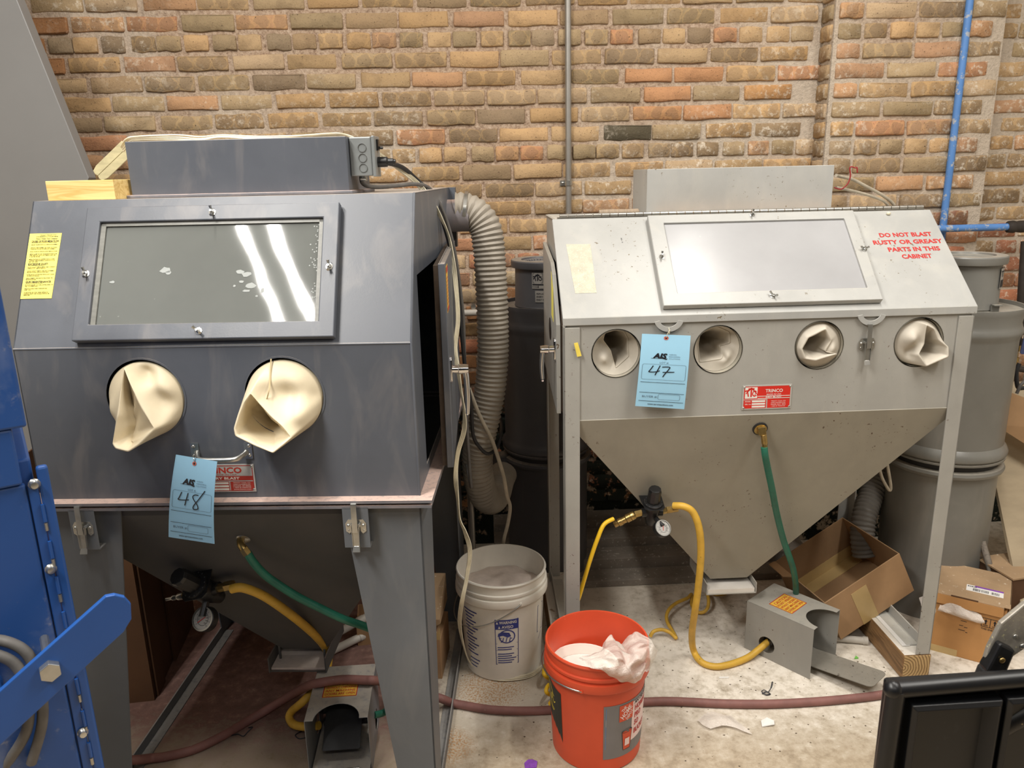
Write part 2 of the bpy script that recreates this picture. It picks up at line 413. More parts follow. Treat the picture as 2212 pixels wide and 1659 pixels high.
class MB:
    """collects shapes into one bmesh; build() links them as one mesh object"""
    def __init__(s): s.bm = bmesh.new()
    def raw(s, verts, faces):
        vs = [s.bm.verts.new(v) for v in verts]
        out = []
        for f in faces:
            try: out.append(s.bm.faces.new([vs[i] for i in f]))
            except ValueError: pass
        return vs, out
    def box(s, lo, hi, rot=None, at=None):
        c = [(x, y, z) for x in (lo[0], hi[0]) for y in (lo[1], hi[1]) for z in (lo[2], hi[2])]
        if rot is not None:
            c = [tuple((rot @ Vector(p)) + (Vector(at) if at is not None else Vector((0, 0, 0)))) for p in c]
        s.raw(c, [(0, 1, 3, 2), (4, 6, 7, 5), (0, 4, 5, 1), (2, 3, 7, 6), (0, 2, 6, 4), (1, 5, 7, 3)])
        return s
    def hexa(s, p):
        """p: 8 corners, bottom 4 then top 4 (same winding)"""
        s.raw(p, [(3, 2, 1, 0), (4, 5, 6, 7), (0, 1, 5, 4), (1, 2, 6, 5), (2, 3, 7, 6), (3, 0, 4, 7)])
        return s
    def plate(s, outer, holes, O, ex, ey, th):
        """flat sheet with holes: 2D loops in the frame O, ex, ey, thickness th along ex x ey"""
        O, ex, ey = Vector(O), Vector(ex), Vector(ey)
        n = ex.cross(ey).normalized() * th
        loops = [outer] + list(holes)
        flat = [[Vector((a, b, 0)) for a, b in lp] for lp in loops]
        tris = tessellate_polygon(flat)
        pts = [O + ex * a + ey * b for lp in loops for a, b in lp]
        k = len(pts)
        vs = [s.bm.verts.new(p) for p in pts] + [s.bm.verts.new(p + n) for p in pts]
        for t in tris:
            try:
                s.bm.faces.new([vs[i] for i in t]); s.bm.faces.new([vs[i + k] for i in reversed(t)])
            except ValueError: pass
        b = 0
        for lp in loops:
            m = len(lp)
            for i in range(m):
                j = (i + 1) % m
                try: s.bm.faces.new((vs[b + i], vs[b + j], vs[b + j + k], vs[b + i + k]))
                except ValueError: pass
            b += m
        return s
    def tube(s, pts, r, n=8, cap=True, smooth=1, flat=None):
        """round (or flat=(w,h)) tube along points"""
        pts = [Vector(p) for p in pts]
        if smooth > 1: pts = catmull(pts, smooth)
        m = len(pts)
        tang = []
        for i in range(m):
            a = pts[max(i - 1, 0)]; b = pts[min(i + 1, m - 1)]
            tang.append((b - a).normalized() if (b - a).length > 1e-9 else Vector((0, 0, 1)))
        ref = Vector((0, 0, 1)) if abs(tang[0].z) < .9 else Vector((1, 0, 0))
        u = (ref - tang[0] * ref.dot(tang[0])).normalized()
        rings = []
        for i in range(m):
            t = tang[i]
            u = u - t * u.dot(t)
            u = u.normalized() if u.length > 1e-6 else t.orthogonal().normalized()
            w = t.cross(u)
            rr = r(i / (m - 1)) if callable(r) else r
            ring = []
            for k in range(n):
                a = 2 * PI * k / n
                ca, sa = math.cos(a), math.sin(a)
                if flat: p = pts[i] + u * ca * flat[0] + w * sa * flat[1]
                else: p = pts[i] + (u * ca + w * sa) * rr
                ring.append(s.bm.verts.new(p))
            rings.append(ring)
        for i in range(m - 1):
            for k in range(n):
                s.bm.faces.new((rings[i][k], rings[i][(k + 1) % n], rings[i + 1][(k + 1) % n], rings[i + 1][k]))
        if cap:
            s.bm.faces.new(list(reversed(rings[0]))); s.bm.faces.new(rings[-1])
        return s
    def cyl(s, a, b, r, n=16, r2=None):
        a, b = Vector(a), Vector(b)
        rr = r2 if r2 is not None else r
        return s.tube([a, b], lambda t: r + (rr - r) * t, n)
    def lathe(s, prof, n=32, O=(0, 0, 0), ax=(0, 0, 1), close=False):
        """prof: list of (radius, height) revolved about ax through O"""
        O = Vector(O); ax = Vector(ax).normalized()
        u = ax.orthogonal().normalized(); w = ax.cross(u)
        rings = []
        for r, h in prof:
            if r < 1e-6: rings.append([s.bm.verts.new(O + ax * h)])
            else: rings.append([s.bm.verts.new(O + ax * h + (u * math.cos(2 * PI * k / n) + w * math.sin(2 * PI * k / n)) * r) for k in range(n)])
        for a, b in zip(rings, rings[1:]):
            for k in range(n):
                j = (k + 1) % n
                if len(a) == 1 and len(b) == 1: continue
                if len(a) == 1: f = (a[0], b[j], b[k])
                elif len(b) == 1: f = (a[k], a[j], b[0])
                else: f = (a[k], a[j], b[j], b[k])
                try: s.bm.faces.new(f)
                except ValueError: pass
        return s
    def ball(s, c, r, n=10, sq=(1, 1, 1)):
        c = Vector(c)
        st = len(s.bm.verts)
        g = bmesh.ops.create_uvsphere(s.bm, u_segments=n, v_segments=max(5, n // 2), radius=r)
        for v in g['verts']: v.co = Vector((v.co.x * sq[0], v.co.y * sq[1], v.co.z * sq[2])) + c
        return s
    def build(s, name, mat, parent=None, loc=None, smooth=None, bevel=0, seg=2, norm=True, weld=False):
        bm = s.bm
        if weld: bmesh.ops.remove_doubles(bm, verts=bm.verts, dist=1e-5)
        if norm: bmesh.ops.recalc_face_normals(bm, faces=bm.faces)
        me = bpy.data.meshes.new(name)
        if loc is not None:
            bmesh.ops.translate(bm, verts=bm.verts, vec=-Vector(loc))
        bm.to_mesh(me); bm.free()
        o = bpy.data.objects.new(name, me); COL.objects.link(o)
        if loc is not None: o.location = loc
        for m in (mat if isinstance(mat, (list, tuple)) else [mat]): me.materials.append(m)
        if parent is not None: o.parent = parent
        if smooth:
            for p in me.polygons: p.use_smooth = True
            me.set_sharp_from_angle(angle=math.radians(smooth))
        if bevel:
            b = o.modifiers.new('edge', 'BEVEL'); b.width = bevel; b.segments = seg; b.limit_method = 'ANGLE'; b.angle_limit = math.radians(40)
            b.harden_normals = False
        return o

def catmull(p, k):
    out = []
    n = len(p)
    for i in range(n - 1):
        p0, p1, p2, p3 = p[max(i - 1, 0)], p[i], p[i + 1], p[min(i + 2, n - 1)]
        for j in range(k):
            t = j / k
            out.append(.5 * ((2 * p1) + (p2 - p0) * t + (2 * p0 - 5 * p1 + 4 * p2 - p3) * t * t + (3 * p1 - p0 - 3 * p2 + p3) * t ** 3))
    out.append(p[-1])
    return out

def circle(cx, cy, r, n=40, a0=0): return [(cx + r * math.cos(a0 + 2 * PI * i / n), cy + r * math.sin(a0 + 2 * PI * i / n)) for i in range(n)]
def rect(x0, y0, x1, y1): return [(x0, y0), (x1, y0), (x1, y1), (x0, y1)]
def rrect(x0, y0, x1, y1, r, n=4):
    o = []
    for cx, cy, a in ((x1 - r, y0 + r, -90), (x1 - r, y1 - r, 0), (x0 + r, y1 - r, 90), (x0 + r, y0 + r, 180)):
        for i in range(n + 1):
            t = math.radians(a + 90 * i / n); o.append((cx + r * math.cos(t), cy + r * math.sin(t)))
    return o

def tag(o, label, cat, group=None, kind=None):
    o['label'] = label; o['category'] = cat
    if group: o['group'] = group
    if kind: o['kind'] = kind
    return o
def thing(name, label, cat, loc=(0, 0, 0), rz=0, group=None):
    o = bpy.data.objects.new(name, None); COL.objects.link(o)
    o.empty_display_size = .1
    o.location = loc; o.rotation_euler = (0, 0, rz)
    return tag(o, label, cat, group)
def struct(o): o['kind'] = 'structure'; return o
def one(mb, name, mat, label, cat, group=None, loc=None, **k):
    o = mb.build(name, mat, None, loc=loc, **k)
    return tag(o, label, cat, group)

class Txt:
    """lettering laid out in a 2D frame, then mapped to a surface by f(x, y)"""
    def __init__(s, f): s.f = f; s.bm = bmesh.new()
    def add(s, body, x, y, h=None, w=None, align='C', shear=0, bold=0, rot=0, sub=0, maxw=None, sx=1.0):
        cu = bpy.data.curves.new('t', 'FONT'); cu.body = body; cu.size = 1; cu.shear = shear; cu.offset = bold; cu.resolution_u = 2
        cu.fill_mode = 'FRONT'
        ob = bpy.data.objects.new('t', cu)
        me = bpy.data.meshes.new_from_object(ob)
        xs = [v.co.x for v in me.vertices]; ys = [v.co.y for v in me.vertices]
        if xs:
            x0, x1, y0, y1 = min(xs), max(xs), min(ys), max(ys)
            k = h / .70 if h else w / (x1 - x0)
            kx = k * sx
            if w and h: kx = w / (x1 - x0)
            if maxw and (x1 - x0) * kx > maxw: kx = maxw / (x1 - x0)
            cx = (x0 + x1) / 2 if align == 'C' else x0
            c, sn = math.cos(rot), math.sin(rot)
            tb = bmesh.new(); tb.from_mesh(me)
            if sub: bmesh.ops.subdivide_edges(tb, edges=[e for e in tb.edges if e.calc_length() * kx > sub], cuts=2)
            vm = {}
            for v in tb.verts:
                a, b = (v.co.x - cx) * kx, (v.co.y - .35) * k
                vm[v.index] = s.bm.verts.new(s.f(x + a * c - b * sn, y + a * sn + b * c))
            for f in tb.faces:
                try: s.bm.faces.new([vm[v.index] for v in f.verts])
                except ValueError: pass
            tb.free()
        bpy.data.objects.remove(ob); bpy.data.curves.remove(cu); bpy.data.meshes.remove(me)
        return s
    def poly(s, pts):
        try: s.bm.faces.new([s.bm.verts.new(s.f(a, b)) for a, b in pts])
        except ValueError: pass
        return s
    def rect(s, x0, y0, x1, y1, nx=1):
        for i in range(nx):
            a = x0 + (x1 - x0) * i / nx; b = x0 + (x1 - x0) * (i + 1) / nx
            s.poly([(a, y0), (b, y0), (b, y1), (a, y1)])
        return s
    def line(s, x0, y0, x1, y1, w):
        d = Vector((x1 - x0, y1 - y0)); n = Vector((-d.y, d.x)).normalized() * w / 2
        return s.poly([(x0 - n.x, y0 - n.y), (x1 - n.x, y1 - n.y), (x1 + n.x, y1 + n.y), (x0 + n.x, y0 + n.y)])
    def outline(s, pts, w):
        for (a, b), (c, d) in zip(pts, pts[1:] + pts[:1]): s.line(a, b, c, d, w)
        return s
    def stroke(s, pts, w):
        p = [Vector((a, b, 0)) for a, b in pts]; p = catmull(p, 5)
        L = []
        for i in range(len(p)):
            d = (p[min(i + 1, len(p) - 1)] - p[max(i - 1, 0)]).normalized(); n = Vector((-d.y, d.x, 0)) * w / 2
            L.append((s.bm.verts.new(s.f(*(p[i] - n)[:2])), s.bm.verts.new(s.f(*(p[i] + n)[:2]))))
        for a, b in zip(L, L[1:]):
            try: s.bm.faces.new((a[0], b[0], b[1], a[1]))
            except ValueError: pass
        return s
    def build(s, name, mat, parent, bev=False):
        me = bpy.data.meshes.new(name); s.bm.to_mesh(me); s.bm.free()
        o = bpy.data.objects.new(name, me); COL.objects.link(o); me.materials.append(mat); o.parent = parent
        return o

def frame(O, ex, ey, off=.0006):
    O, ex, ey = Vector(O), Vector(ex).normalized(), Vector(ey).normalized()
    n = ex.cross(ey) * off
    return lambda x, y: O + ex * x + ey * y + n
def patch(f, x0, y0, x1, y1, th=.0008, off=0):
    """thin card in a frame f"""
    m = MB()
    a = [f(x0, y0), f(x1, y0), f(x1, y1), f(x0, y1)]
    n = (a[1] - a[0]).cross(a[3] - a[0]).normalized() * th
    m.hexa([p - n for p in a] + a)
    return m

def copy_thing(root):
    r = root.copy(); COL.objects.link(r)
    for ch in root.children:
        c = ch.copy(); COL.objects.link(c); c.parent = r
        for g in ch.children:
            d = g.copy(); COL.objects.link(d); d.parent = c
    return r

# measured paths, metres
PTS = {
 'lamp_cord': [(-0.972,2.060,1.735),(-0.934,2.020,1.753),(-0.909,2.021,1.757),(-0.819,2.025,1.757),(-0.763,2.027,1.753),(-0.705,2.029,1.758),(-0.615,2.033,1.752),(-0.524,2.037,1.752),(-0.449,2.040,1.757),(-0.412,2.054,1.755),(-0.375,2.070,1.737),(-0.328,2.172,1.700),(-0.266,2.300,1.640),(-0.223,2.308,1.585),(-0.193,2.314,1.527),(-0.175,2.320,1.477),(-0.165,2.302,1.414),(-0.158,2.280,1.335),(-0.154,2.249,1.244),(-0.164,2.222,1.167),(-0.156,2.200,1.103),(-0.149,2.200,1.033),(-0.143,2.200,0.976),(-0.146,2.200,0.918),(-0.166,2.200,0.853),(-0.175,2.200,0.801),(-0.177,2.200,0.756),(-0.174,2.200,0.703),(-0.170,2.200,0.634),(-0.155,2.200,0.587),(-0.143,2.200,0.524),(-0.156,2.189,0.435),(-0.173,2.180,0.360),(-0.188,2.236,0.243),(-0.181,2.293,0.119),(-0.167,2.329,0.040),(-0.127,2.300,0.012),(-0.064,2.275,0.010),(0.015,2.282,0.010),(0.063,2.311,0.010),(0.105,2.372,0.012)],
 'black_cord': [(-0.316,2.150,1.687),(-0.289,2.237,1.676),(-0.263,2.340,1.642),(-0.232,2.346,1.609),(-0.208,2.353,1.562),(-0.190,2.360,1.505),(-0.173,2.360,1.429),(-0.162,2.360,1.345),(-0.156,2.368,1.237),(-0.151,2.375,1.148),(-0.147,2.380,1.073),(-0.142,2.404,1.006),(-0.135,2.434,0.919),(-0.134,2.469,0.812),(-0.112,2.488,0.758),(-0.086,2.500,0.733),(-0.056,2.539,0.742),(-0.041,2.600,0.782),(-0.047,2.750,0.786)],
 'black_cord2': [(-0.373,2.060,1.654),(-0.373,2.070,1.639),(-0.362,2.084,1.630),(-0.341,2.144,1.626),(-0.302,2.223,1.628),(-0.258,2.281,1.630),(-0.229,2.360,1.616),(-0.202,2.369,1.569),(-0.182,2.380,1.510),(-0.167,2.385,1.440),(-0.157,2.391,1.355),(-0.148,2.400,1.231),(-0.149,2.411,1.111),(-0.151,2.426,0.953),(-0.151,2.439,0.806),(-0.148,2.450,0.670),(-0.146,2.460,0.628),(-0.158,2.500,0.668),(-0.171,2.600,0.681)],
 'beige_cord': [(-0.144,2.500,0.967),(-0.113,2.500,0.874),(-0.076,2.500,0.791),(-0.055,2.500,0.724),(-0.036,2.500,0.648),(-0.027,2.522,0.569),(-0.017,2.537,0.519),(-0.026,2.556,0.448),(-0.045,2.580,0.360),(-0.062,2.677,0.200),(-0.076,2.731,0.030)],
 'duct': [(-0.170,2.600,1.545),(-0.139,2.600,1.543),(-0.105,2.597,1.526),(-0.077,2.593,1.487),(-0.066,2.588,1.420),(-0.062,2.580,1.322),(-0.060,2.575,1.199),(-0.062,2.571,1.073),(-0.073,2.567,0.960),(-0.092,2.563,0.863),(-0.113,2.560,0.780),(-0.127,2.580,0.696),(-0.127,2.600,0.610),(-0.114,2.640,0.528),(-0.090,2.700,0.476),(-0.070,2.780,0.464),(-0.056,2.860,0.484),(-0.042,2.920,0.495)],
 'duct2': [(1.478,2.900,0.509),(1.425,2.848,0.452),(1.381,2.799,0.396),(1.343,2.750,0.341),(1.330,2.720,0.278),(1.337,2.700,0.210)],
 'grey_loop': [(1.309,2.620,0.628),(1.329,2.620,0.565),(1.360,2.620,0.514),(1.365,2.620,0.529),(1.347,2.620,0.601),(1.334,2.620,0.645)],
 'green1': [(-0.670,1.769,0.753),(-0.661,1.772,0.729),(-0.643,1.777,0.696),(-0.619,1.783,0.666),(-0.567,1.791,0.618),(-0.513,1.800,0.577),(-0.457,1.807,0.539),(-0.407,1.846,0.489),(-0.361,1.884,0.433),(-0.333,1.923,0.340),(-0.350,1.944,0.219),(-0.403,2.020,0.092),(-0.437,2.000,0.092)],
 'yellow1': [(-0.757,1.857,0.605),(-0.726,1.856,0.608),(-0.685,1.889,0.563),(-0.636,1.933,0.482),(-0.617,2.046,0.355),(-0.605,2.125,0.256),(-0.607,2.180,0.175),(-0.609,2.148,0.146),(-0.630,2.110,0.121),(-0.665,2.061,0.100),(-0.709,2.084,0.050),(-0.719,2.078,0.030),(-0.696,2.045,0.030),(-0.644,2.002,0.055),(-0.601,1.988,0.070)],
 'green2': [(0.757,2.214,0.838),(0.762,2.214,0.810),(0.777,2.229,0.764),(0.805,2.254,0.679),(0.841,2.300,0.579),(0.887,2.351,0.463),(0.928,2.389,0.374),(0.959,2.422,0.303),(0.986,2.460,0.218),(1.004,2.500,0.139)],
 'yellow2': [(0.502,2.272,0.628),(0.531,2.253,0.633),(0.560,2.250,0.612),(0.580,2.245,0.555),(0.591,2.255,0.461),(0.590,2.267,0.339),(0.585,2.276,0.249),(0.594,2.337,0.123),(0.613,2.380,0.030),(0.631,2.338,0.012),(0.672,2.311,0.012),(0.731,2.324,0.012),(0.794,2.352,0.015),(0.837,2.374,0.030),(0.879,2.395,0.050)],
 'supply': [(0.312,2.271,0.588),(0.280,2.254,0.577),(0.258,2.243,0.532),(0.235,2.239,0.462),(0.216,2.234,0.397),(0.198,2.231,0.333),(0.177,2.227,0.281),(0.144,2.220,0.193),(0.114,2.332,0.012)],
 'coilA': [(0.114,2.332,0.012),(0.090,2.284,0.050),(0.084,2.220,0.060),(0.110,2.256,0.012),(0.121,2.231,0.012),(0.096,2.180,0.050),(0.087,2.145,0.050),(0.110,2.172,0.012),(0.097,2.115,0.030)],
 'coilB': [(0.483,2.498,0.012),(0.496,2.502,0.030),(0.528,2.512,0.030),(0.558,2.506,0.020),(0.574,2.485,0.012),(0.570,2.533,0.012),(0.561,2.573,0.020),(0.563,2.604,0.030),(0.580,2.635,0.040),(0.617,2.677,0.040),(0.669,2.726,0.030),(0.696,2.769,0.020),(0.683,2.711,0.012),(0.687,2.660,0.012),(0.710,2.645,0.015),(0.731,2.655,0.030),(0.741,2.688,0.050),(0.745,2.751,0.050),(0.756,2.807,0.030),(0.770,2.787,0.020),(0.800,2.773,0.015),(0.840,2.782,0.015),(0.860,2.810,0.015)],
 'red': [(-1.179,1.887,0.045),(-1.114,1.890,0.045),(-1.090,1.931,0.015),(-1.047,1.941,0.012),(-0.975,1.968,0.012),(-0.911,2.023,0.012),(-0.849,2.094,0.012),(-0.786,2.135,0.030),(-0.708,2.114,0.090),(-0.639,2.039,0.170),(-0.592,2.003,0.206),(-0.526,2.016,0.206),(-0.456,2.011,0.206),(-0.433,2.017,0.200),(-0.406,2.103,0.130),(-0.377,2.178,0.050),(-0.321,2.150,0.052),(-0.253,2.128,0.050),(-0.218,2.146,0.018),(-0.181,2.141,0.012),(-0.092,2.116,0.012),(0.011,2.106,0.012),(0.114,2.109,0.012),(0.263,2.128,0.012),(0.404,2.136,0.012),(0.500,2.135,0.012),(0.644,2.119,0.012),(0.789,2.112,0.012),(0.938,2.118,0.012),(1.076,2.131,0.012),(1.172,2.146,0.012),(1.306,2.176,0.012),(1.429,2.207,0.012)],
 'cableC2a': [(1.120,2.736,1.623),(1.143,2.757,1.619),(1.190,2.772,1.609),(1.249,2.791,1.584),(1.308,2.807,1.557),(1.352,2.820,1.532),(1.373,2.826,1.515)],
 'cableC2b': [(1.124,2.737,1.583),(1.172,2.758,1.574),(1.252,2.792,1.556),(1.322,2.815,1.534),(1.350,2.825,1.516)],
 'redwire': [(1.113,2.726,1.583),(1.134,2.727,1.577),(1.150,2.738,1.581),(1.164,2.738,1.596),(1.170,2.738,1.620),(1.166,2.739,1.645),(1.172,2.739,1.650),(1.184,2.739,1.646),(1.190,2.739,1.647),(1.193,2.739,1.630)],
 'strap': [(-1.088,2.300,1.735),(-1.160,2.300,1.678)],
 'shopcables': [(1.987,2.900,0.806),(1.965,2.900,0.807),(1.954,2.900,0.837),(1.948,2.900,0.877),(1.955,2.900,0.905)],
 'shopcables2': [(1.928,2.850,0.799),(1.939,2.850,0.832),(1.956,2.850,0.850)],
}
TAG1 = [(-0.7780,1.6930,1.0446),(-0.6636,1.6392,1.0452),(-0.6927,1.6352,0.8458),(-0.8217,1.6895,0.8398)]
TAG2 = [(0.3760,2.1874,1.2015),(0.5165,2.1908,1.1921),(0.5037,2.1823,0.9740),(0.3584,2.1767,0.9891)]
TAG1S = (-0.7321,1.7025,1.0255)
TAG2S = (0.4555,2.2020,1.2000)
BAG = [[(0.166,1.845,0.375),(0.214,1.899,0.360),(0.264,1.956,0.370),(0.286,1.955,0.345),(0.332,1.954,0.380),(0.365,1.931,0.385)],
 [(0.176,1.818,0.385),(0.221,1.821,0.390),(0.266,1.845,0.400),(0.293,1.866,0.375),(0.331,1.856,0.405),(0.381,1.895,0.385)],
 [(0.202,1.792,0.384),(0.234,1.788,0.382),(0.270,1.794,0.385),(0.297,1.811,0.378),(0.339,1.825,0.384),(0.382,1.878,0.360)],
 [(0.245,1.811,0.342),(0.265,1.810,0.328),(0.286,1.814,0.320),(0.308,1.813,0.312),(0.333,1.836,0.325),(0.368,1.870,0.335)]]

# ------------------------------------------------------------------ the room
WA = math.radians(2.5)                       # the brick wall runs at a slight angle
WE = V(math.cos(WA), math.sin(WA), 0); WN = V(math.sin(WA), -math.cos(WA), 0)    # along the wall, out of the wall
WO = V(0, 3.3, 0)
def wp(s, z, out=0.0): return WO + WE * s + WN * out + V(0, 0, z)

m = MB(); m.raw([(-3.6, -3.2, 0), (3.8, -3.2, 0), (3.8, 3.62, 0), (-3.6, 3.62, 0)], [(0, 1, 2, 3)])
struct(m.build('floor', MAT['floor']))
m = MB(); m.box((-3.6, -3.2, 3.5), (3.8, 3.62, 3.56))
struct(m.build('ceiling', MAT['paintwall']))
m = MB(); m.box((-3.7, -3.2, 0), (-3.6, 3.62, 3.5)); struct(m.build('wall_left', MAT['paintwall']))
m = MB(); m.box((3.8, -3.2, 0), (3.9, 3.62, 3.5)); struct(m.build('wall_right', MAT['paintwall']))

def mortar_slab(name, s0, s1, z0, z1, out, th, seed):
    """rough mortar face with uneven relief, the bricks stand proud of it"""
    st = .035
    nx, nz = int((s1 - s0) / st), int((z1 - z0) / st)
    vs, fs = [], []
    for j in range(nz + 1):
        for i in range(nx + 1):
            s = s0 + (s1 - s0) * i / nx; z = z0 + (z1 - z0) * j / nz
            d = noise.noise(V(s * 14, z * 14, seed)) * .0035 + noise.noise(V(s * 40, z * 40, seed)) * .0025
            if i in (0, nx): d = 0
            vs.append(wp(s, z, out + d))
    for j in range(nz):
        for i in range(nx):
            a = j * (nx + 1) + i
            fs.append((a, a + 1, a + nx + 2, a + nx + 1))
    m = MB(); m.raw(vs, fs)
    m.hexa([wp(s0, z0, out - th), wp(s1, z0, out - th), wp(s1, z0, out - .006), wp(s0, z0, out - .006),
            wp(s0, z1, out - th), wp(s1, z1, out - th), wp(s1, z1, out - .006), wp(s0, z1, out - .006)])
    return struct(m.build(name, MAT['mortar'], smooth=60, norm=False))
wall_back = mortar_slab('wall_back', -3.6, 3.75, 0, 3.5, 0.0, .2, 1)
pillar = mortar_slab('pillar', 1.275, 1.955, 0, 3.5, .1, .098, 5)

rng = random.Random(7)
def brick_mesh(L, H, D, k):
    """rough brick face: ten-sided irregular outline, rounded arris, body going back into the mortar"""
    r = random.Random(k)
    a, b = L / 2, H / 2
    q = lambda s: r.uniform(-s, s)
    c = .004
    out = [(-a + c, -b), (-a * .3, -b + q(.0034)), (a * .35, -b + q(.0034)), (a - c, -b), (a, -b + c), (a + q(.002), b - c), (a - c, b),
           (a * .3, b + q(.0034)), (-a * .35, b + q(.0034)), (-a + c, b), (-a, b - c), (-a + q(.002), -b + c)]
    out = [(x + q(.0018), y + q(.0016)) for x, y in out]
    n = len(out)
    vs = [(x * .965, -D / 2 - q(.0014), y * .88) for x, y in out] + [(x, -D / 2 + .005, y) for x, y in out] + [(x, D / 2, y) for x, y in out]
    fs = [tuple(range(n))]
    for i in range(n):
        j = (i + 1) % n
        fs += [(i, j, n + j, n + i), (n + i, n + j, 2 * n + j, 2 * n + i)]
    me = bpy.data.meshes.new('brick'); me.from_pydata(vs, [], fs)
    bm = bmesh.new(); bm.from_mesh(me); bmesh.ops.recalc_face_normals(bm, faces=bm.faces); bm.to_mesh(me); bm.free()
    for p in me.polygons: p.use_smooth = True
    me.set_sharp_from_angle(angle=math.radians(62))
    me.materials.append(MAT['brick'])
    return me
STRETCH = [brick_mesh(.1955, .0565, .05, i) for i in range(14)]
HEADER = [brick_mesh(.091, .0565, .05, 50 + i) for i in range(8)]
PALETTE = [srgb(178, 151, 117), srgb(170, 143, 108), srgb(162, 137, 107), srgb(187, 157, 120), srgb(179, 147, 108), srgb(151, 129, 102), srgb(157, 137, 107),
           srgb(193, 159, 119), srgb(186, 146, 111), srgb(177, 140, 110), srgb(145, 125, 102), srgb(167, 145, 115), srgb(187, 138, 105), srgb(174, 151, 119), srgb(184, 159, 129), srgb(159, 139, 114)]
LOWPAL = [srgb(176, 118, 90), srgb(160, 110, 86), srgb(184, 136, 104), srgb(146, 106, 86)]
spare = MB()
def lay(parent, s, z, header, out, shown, color=None, w=1.0, turn=False):
    me = (HEADER if header else STRETCH)[rng.randrange(8 if header else 14)]
    if color is None:
        if z < 1.45 and rng.random() < .5: color = rng.choice(LOWPAL)
        else: color = rng.choice(PALETTE)
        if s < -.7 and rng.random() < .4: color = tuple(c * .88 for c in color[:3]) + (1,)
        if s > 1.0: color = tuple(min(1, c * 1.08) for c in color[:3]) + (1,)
    p = wp(s, z, out - .0175 + rng.uniform(-.004, .004))
    rz = WA + rng.uniform(-.012, .012)
    if turn: rz = WA - PI / 2; p = turn
    ro = (rng.uniform(-.03, .03), rng.uniform(-.012, .012), rz)
    if shown:
        o = bpy.data.objects.new('brick', me); COL.objects.link(o)
        o.parent = parent; o.location = p; o.rotation_euler = ro; o.scale = (w, 1, rng.uniform(.94, 1.04)); o.color = color
    else:
        Mx = Matrix.Translation(p) @ Matrix.Rotation(rz, 4, 'Z') @ Matrix.Diagonal((w, 1, 1, 1))
        base = len(spare.bm.verts)
        spare.raw([Mx @ v.co for v in me.vertices], [tuple(q.vertices) for q in me.polygons])

# one joint position read off each course (metres along the wall); headers every sixth course
PHASE = {0: -.13, 1: -.20, 2: -.10, 3: -.02, 4: .05, 5: -.08, 6: -.12, 7: -.03, 8: -.05, 9: .02, 10: -.10, 11: .1, 12: .0, 13: .1, 14: .03}
count = 0
for row in range(-2, 30):
    z = 2.31 - .0721 * row + .0
    header = row % 6 == 2
    pitch = .1035 if header else .2085
    x0 = PHASE.get(row, (row * .083) % .2) - 20 * pitch
    for k in range(60):
        s = x0 + (k + .5) * pitch
        if s < -2.1 or s > 2.55 or z < .16: continue
        w = 1 + rng.uniform(-.035, .02)
        s += rng.uniform(-.006, .006)
        if 1.24 < s < 1.975: continue
        # what the machines leave open to view
        vis = z > 1.60 and s > -1.75
        if 1.22 < z <= 1.60: vis = (-.30 < s < .40 and z < 1.60) or (-.12 < s < .42) or s > 1.95
        if z > 1.44 and z <= 1.60 and -1.62 < s < -1.2: vis = True
        if z <= 1.22: vis = (-.34 < s < -.10 and z > .9) or (.25 < s < .50 and .28 < z < .75) or (-.3 < s < 0 and .3 < z < .75) or (s > 1.97 and z > .55)
        if z > 2.36 and s < 2: vis = vis and row >= -1
        col = None
        if row == 7 and abs(s - .55) < .1: col = srgb(92, 84, 68)
        if row == 5 and 1.0 < s < 1.2: col = srgb(190, 144, 98)
        if row in (4, 5, 6) and .55 < s < .85: col = srgb(190, 142, 104)
        if vis: count += 1
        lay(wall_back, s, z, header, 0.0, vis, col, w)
print('wall bricks shown', count)
pc = 0
for row in range(-2, 29):
    z = 2.302 - .0722 * row
    if z < .2: continue
    header = row % 6 == 2
    pitch = .1035 if header else .2085
    off = (row * .117) % pitch
    s = 1.285
    first = True
    while s < 1.945:
        wid = pitch if not first else (pitch * (.5 if (row % 2 and not header) else 1.0))
        e = min(s + wid, 1.955)
        L = e - s
        first = False
        if L > .05:
            base = .094 if header or L < .13 else .198
            vis = z > 1.02 and row >= -1
            if vis: pc += 1
            lay(pillar, (s + e) / 2, z, base < .1, .1, vis, None, (L - .0105) / base)
        s = e
    # the narrow return face on the left side of the pillar
    if z > 1.5 and row >= -1:
        lay(pillar, 0, z, True, .1, True, None, .95, turn=wp(1.275 + .014, z, .045))
spare_o = spare.build('brick_remainder', MAT['brick'], wall_back, norm=False)
spare_o['kind'] = 'stuff'
spare_o.color = srgb(160, 116, 80)

# stepped dusty ledges along the foot of the wall
for i, (o0, o1, z1) in enumerate(((.34, .44, .03), (.23, .34, .075), (.12, .23, .115), (0.01, .12, .15))):
    m = MB(); m.hexa([wp(-.1, 0, o0), wp(1.24, 0, o0), wp(1.24, 0, o1), wp(-.1, 0, o1), wp(-.1, z1, o0), wp(1.24, z1, o0), wp(1.24, z1, o1), wp(-.1, z1, o1)])
    struct(m.build('trim_%d' % (i + 1), MAT['ledge'], bevel=.003))

